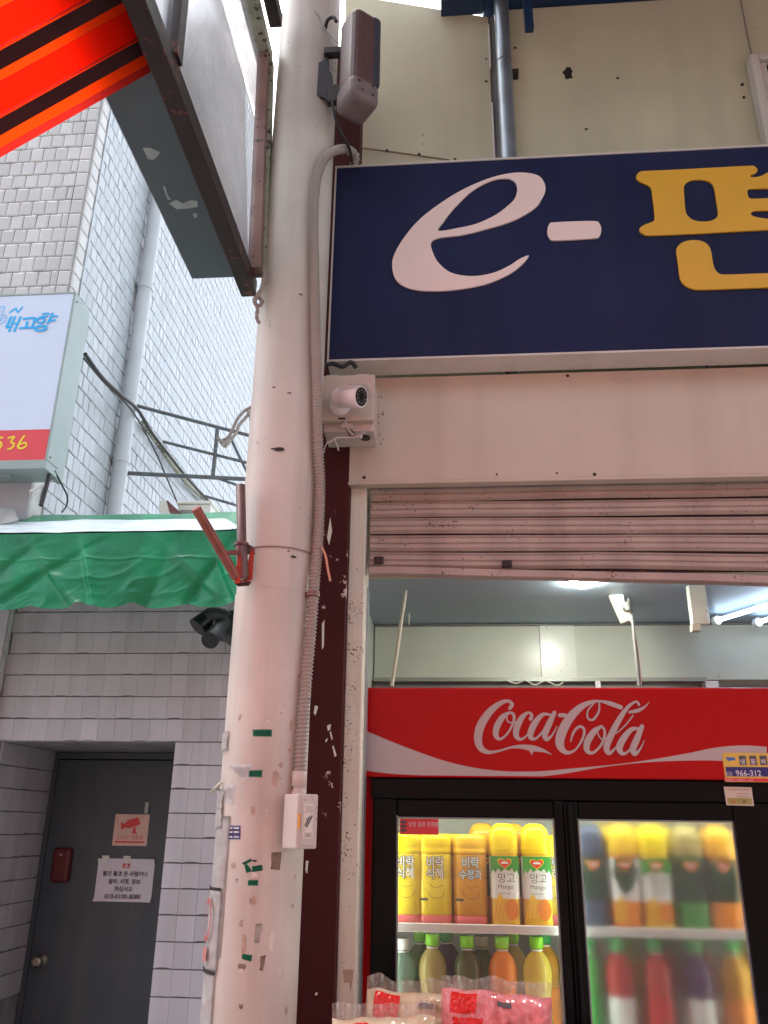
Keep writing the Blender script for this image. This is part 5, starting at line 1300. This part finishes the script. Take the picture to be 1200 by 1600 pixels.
big_bottle(bx(1128), SHZ-.011, 'teal', 'orange bottle with a dark label at the right end behind the fogged door', g1)
def small_bottle(px, liq, cap, label, lab=None, zt=1.29, fill=True):
    x = P(px, 1500, Y=BF+.04).x; y = BF+.04; zb = S2Z-.011; o = Vector((x, y, zb)); k = (zt-zb)/.30
    t = thing('drink_bottle', o, label, 'bottle', g2)
    pr = [(.038, 0), (.042, .006), (.042, .05), (.040, .08), (.0385, .13), (.041, .165), (.0435, .195), (.0425, .218), (.036, .238), (.0255, .252), (.0165, .261), (.0145, .268)]
    pr = [(r-.0012*(i_ % 2) if 2 < i_ < 6 else r, z) for i_, (r, z) in enumerate(pr)]
    MB().lathe(o, [(r, z*k) for r, z in pr], 26).build('body', BM_[liq], t)
    MB().lathe(o, [(.0175, .2685*k), (.0215, .270*k), (.0215, .297*k), (.0195, .300*k)], 22).build('cap', BM_[cap], t)
    MB().lathe(o, [(.018, .262*k), (.019, .264*k), (.018, .266*k)], 20).build('neck_ring', BM_['white'], t)
    if lab: MB().lathe(o, [(.0425, .055*k), (.0425, .15*k)], 26).build('label_sleeve', BM_[lab], t)
    return t
small_bottle(628, 'clear', 'white', 'pale green clear bottle at the left end of the lower fridge shelf', 'pink', 1.275)
small_bottle(676, 'tan', 'cap_g', 'tan drink bottle with a lime cap on the lower fridge shelf', None)
small_bottle(730, 'dgre', 'cap_g', 'dark olive drink bottle with a lime cap on the lower fridge shelf', None, 1.287)
small_bottle(785, 'org', 'cap_g', 'bright orange drink bottle with a lime cap on the lower fridge shelf', None, 1.287)
small_bottle(839, 'ylw', 'cap_g', 'clear yellow drink bottle with a lime cap on the lower fridge shelf', None, 1.289)
small_bottle(918, 'leafgreen', 'capgreen', 'green bottle by the middle handle, low behind the fogged door', 'green')
small_bottle(966, 'cola', 'capgreen', 'red bottle next to the green one, low behind the fogged door', 'white')
small_bottle(1024, 'cola', 'capgreen', 'red bottle left of the plum coloured one, low behind the fogged door', 'red')
small_bottle(1086, 'plum', 'capgreen', 'plum coloured bottle low behind the fogged door', 'white')
small_bottle(1144, 'amb', 'capgreen', 'amber bottle at the right end, low behind the fogged door', 'orange')

# a second row stands behind the first on each shelf
rb = random.Random(3)
g3 = 'bottles in the second row of the fridge'
BEHIND = [['the yellow bottle at the left edge', 'the yellow bottle beside the amber one', 'the amber bottle', 'the mango bottle beside the amber one', 'the mango bottle nearest the middle', 'the dark slate bottle', 'the fogged orange juice bottle', 'the fogged mango bottle', 'the fogged green juice bottle', 'the rightmost fogged juice bottle'],
          ['the pale green clear bottle', 'the tan drink bottle', 'the dark olive drink bottle', 'the bright orange drink bottle', 'the clear yellow drink bottle', 'the fogged green bottle by the handle', 'the fogged red bottle beside the green one', 'the fogged red bottle beside the plum one', 'the fogged plum coloured bottle', 'the rightmost fogged amber bottle']]
first = [o for o in bpy.data.objects if o.get('category') == 'bottle' and o.parent is None]
upper = [o for o in first if o.name.startswith('juice')]; lower = [o for o in first if o.name.startswith('drink')]
for row, names in zip((upper, lower), BEHIND):
    for o, nm in zip(list(row), names):
        c = copy_tree(rb.choice(row)); c.location = (o.location.x+rb.uniform(.035, .055), BF+.046+.104, o.location.z)
        c['label'] = 'second row bottle standing behind '+nm; c['group'] = g3

# ---------------------------------------------------------------- bread packs on a stand before the fridge
stn = thing('display_stand', (.05, 2.28, 0), 'low grey display stand carrying the bread packs', 'stand')
MB().box((-.30, 2.08, 1.00), (.42, 2.44, 1.03), .004, 1).build('top', M['stand'], stn)
for x in (-.28, .40):
    for y in (2.10, 2.42): MB().box((x-.015, y-.015, 0), (x+.015, y+.015, .9995)).build('leg', M['stand'], stn)
def bread_pack(c, wd, ht, dp_, colr, label, lean=0.0, yaw=0.0, patches=(), marks=(), text=None, seed=0):
    t = thing('bread_pack', c, label, 'bread pack', 'bread packs before the fridge')
    R_ = Matrix.Rotation(radians(yaw), 3, 'Z') @ Matrix.Rotation(radians(lean), 3, 'Y'); c = Vector(c)
    def pt(u, v, side, d=0.0):
        """front/back skin of a pillow bag, u across, v up"""
        a = max(0, 1-abs(2*u-1)**5)*max(0, 1-abs(2*v-1)**4)
        b = dp_/2*a**.55
        wr = .010*noise.noise(Vector((u*5+seed, v*4, side*3.)))+.007*(1-2*abs(noise.noise(Vector((u*9+seed, v*7+u*5, side)))))+.003*(1-2*abs(noise.noise(Vector((u*24+seed, v*16-u*9, side)))))
        y = -side*(b+(wr*min(1, a*3))+d)
        x = (u-.5)*wd*(1-.05*(1-a)); z = v*ht+.010*noise.noise(Vector((u*4+seed, 9., 0.)))*v
        return c+R_ @ Vector((x, y, z))
    m_ = MB(); m_.grid(lambda u, v: pt(u, v, 1), 90, 60); m_.grid(lambda u, v: pt(u, v, -1), 44, 30); bmesh.ops.remove_doubles(m_.bm, verts=list(m_.bm.verts), dist=.0004)
    m_.build('bag', colr, t)
    def fin(u, v):
        q = pt(u, 1, 1); s_ = .028*(1+.5*noise.noise(Vector((u*5+seed, 0., 2.))))
        return q+R_ @ Vector((0, .004*sin(u*60)*v, s_*v))
    MB().grid(fin, 60, 4).build('crimp', M['wrap'], t)
    for (u0, v0, u1, v1) in patches: MB().grid(lambda a, b: pt(u0+(u1-u0)*a, v0+(v1-v0)*b, 1, .002), 40, 30).build('label_patch', M['packred'], t)
    for (u0, v0, u1, v1) in marks: MB().grid(lambda a, b: pt(u0+(u1-u0)*a, v0+(v1-v0)*b, 1, .0045), 10, 4).build('date_mark', M['ink'], t)
    if text:
        tx, sz, u0, v0 = text; q = pt(u0, v0, 1, .014)
        mesh_text(tx, sz, q, R_ @ XA, R_ @ ZA, M['packpale'], t, 'lettering')
    return t
M['packred'] = mat('pack_red', (.72, .02, .015), .2, var=.04); M['packpale'] = mat('pack_pale_print', (.9, .6, .55), .3)
CRM = mat('bread_cream_wrap', (.66, .57, .36), .16, var=.10, vscale=30, coat=.4); PNK = mat('bread_pink_wrap', (.78, .25, .25), .16, var=.12, vscale=30, coat=.4)
bread_pack((.083, 2.24, 1.031), .272, .205, .085, PNK, 'pink wrapped bread pack with two red patches, in front of the fridge', 2.5, 0, ((.09, .80, .32, .98), (.12, .40, .38, .76)), ((.50, .90, .62, .945), (.53, .70, .68, .74)), ('samlip', .029, .135, .50), 1)
bread_pack((-.112, 2.30, 1.031), .245, .190, .08, CRM, 'cream bread pack leaning behind, half hidden by the pink pack', 2.0, 0, ((.10, .72, .36, .98),), ((.55, .86, .72, .92),), None, 5)
bread_pack((-.165, 2.17, 1.031), .25, .160, .08, CRM, 'cream bread pack nearest the jamb, lowest of the three', -1.5, 2, ((.10, .62, .36, .90), (.10, .90, .36, .96)), (), None, 11)

# unseen second red awning of the same sheet, added to redden the shopfront
def sheet2():
    t = thing('tint_awning', (1.4, -.6, 3.3), 'unseen red translucent awning added behind the camera to tint the shopfront', 'awning')
    for k in range(12):
        y1 = .35-k*.26
        MB().quad((.80, y1, 3.42-.02*k), (4.5, y1, 3.42-.02*k), (4.5, y1-.25, 3.40-.02*k), (.80, y1-.25, 3.40-.02*k)).solid(.002).build('panel', M['redsheet'], t)
    MB().box((.78, -2.75, 3.44), (4.55, -2.7, 3.49)).build('beam', M['beamgrey'], t); MB().box((.78, .30, 3.44), (4.55, .35, 3.49)).build('beam', M['beamgrey'], t)
    for x in (.8, 4.53): MB().tube([(x, -2.72, 0), (x, -2.72, 3.44)], .025, 10).build('post', M['beamgrey'], t)
sheet2()
op = thing('opposite_building', (0, -5.2, 0), 'plain cream building across the market street behind the camera', 'building')
MB().box((-8, -9, 0), (9, -5.2, 6.5)).build('wall', mat('brown_brick_wall', (.25, .165, .125), .8, var=.15), op)
for k in range(6):
    wn = MB().box((-7+2.6*k, -5.25, 3.6), (-5.6+2.6*k, -5.18, 5.2)).build('window', M['rim'], op)
    MB().box((-6.93+2.6*k, -5.179, 3.67), (-5.67+2.6*k, -5.172, 5.13)).build('pane', M['lens'], wn)

# ---------------------------------------------------------------- small pieces sit under the part that carries them
UNDER = {'lens': 'front_glass', 'infrared_led': 'front_glass', 'emblem_bar': 'emblem', 'emblem_edge': 'label_sleeve', 'leaf_print': 'label_sleeve', 'fruit_print': 'label_sleeve', 'fruit_line': 'label_sleeve',
         'rib': 'shoulder', 'neck_ring': 'body', 'screw': 'end_cap', 'label_plate': 'switch_frame', 'print_stroke': 'switch_frame', 'indicator': 'cover_plate', 'weld_bead': 'post', 'clip_tab': 'clip', 'label_strip': 'body', 'visor': 'body', 'slot': 'lid', 'hinge': 'lid', 'latch': 'lid', 'cable_hole': 'box', 'date_mark': 'bag', 'label_patch': 'bag', 'sleeve': 'back_plate', 'bracket': 'batten'}
base = lambda o: o.name.split('.')[0]
kids = {}
for o in bpy.data.objects:
    if o.parent: kids.setdefault(o.parent.name, []).append(o)
for root, ch in list(kids.items()):
    if bpy.data.objects[root].parent: continue
    for o in ch:
        w_ = UNDER.get(base(o))
        host = [c for c in ch if base(c) == w_] if w_ else []
        if len(host) == 1 and not kids.get(o.name): o.parent = host[0]
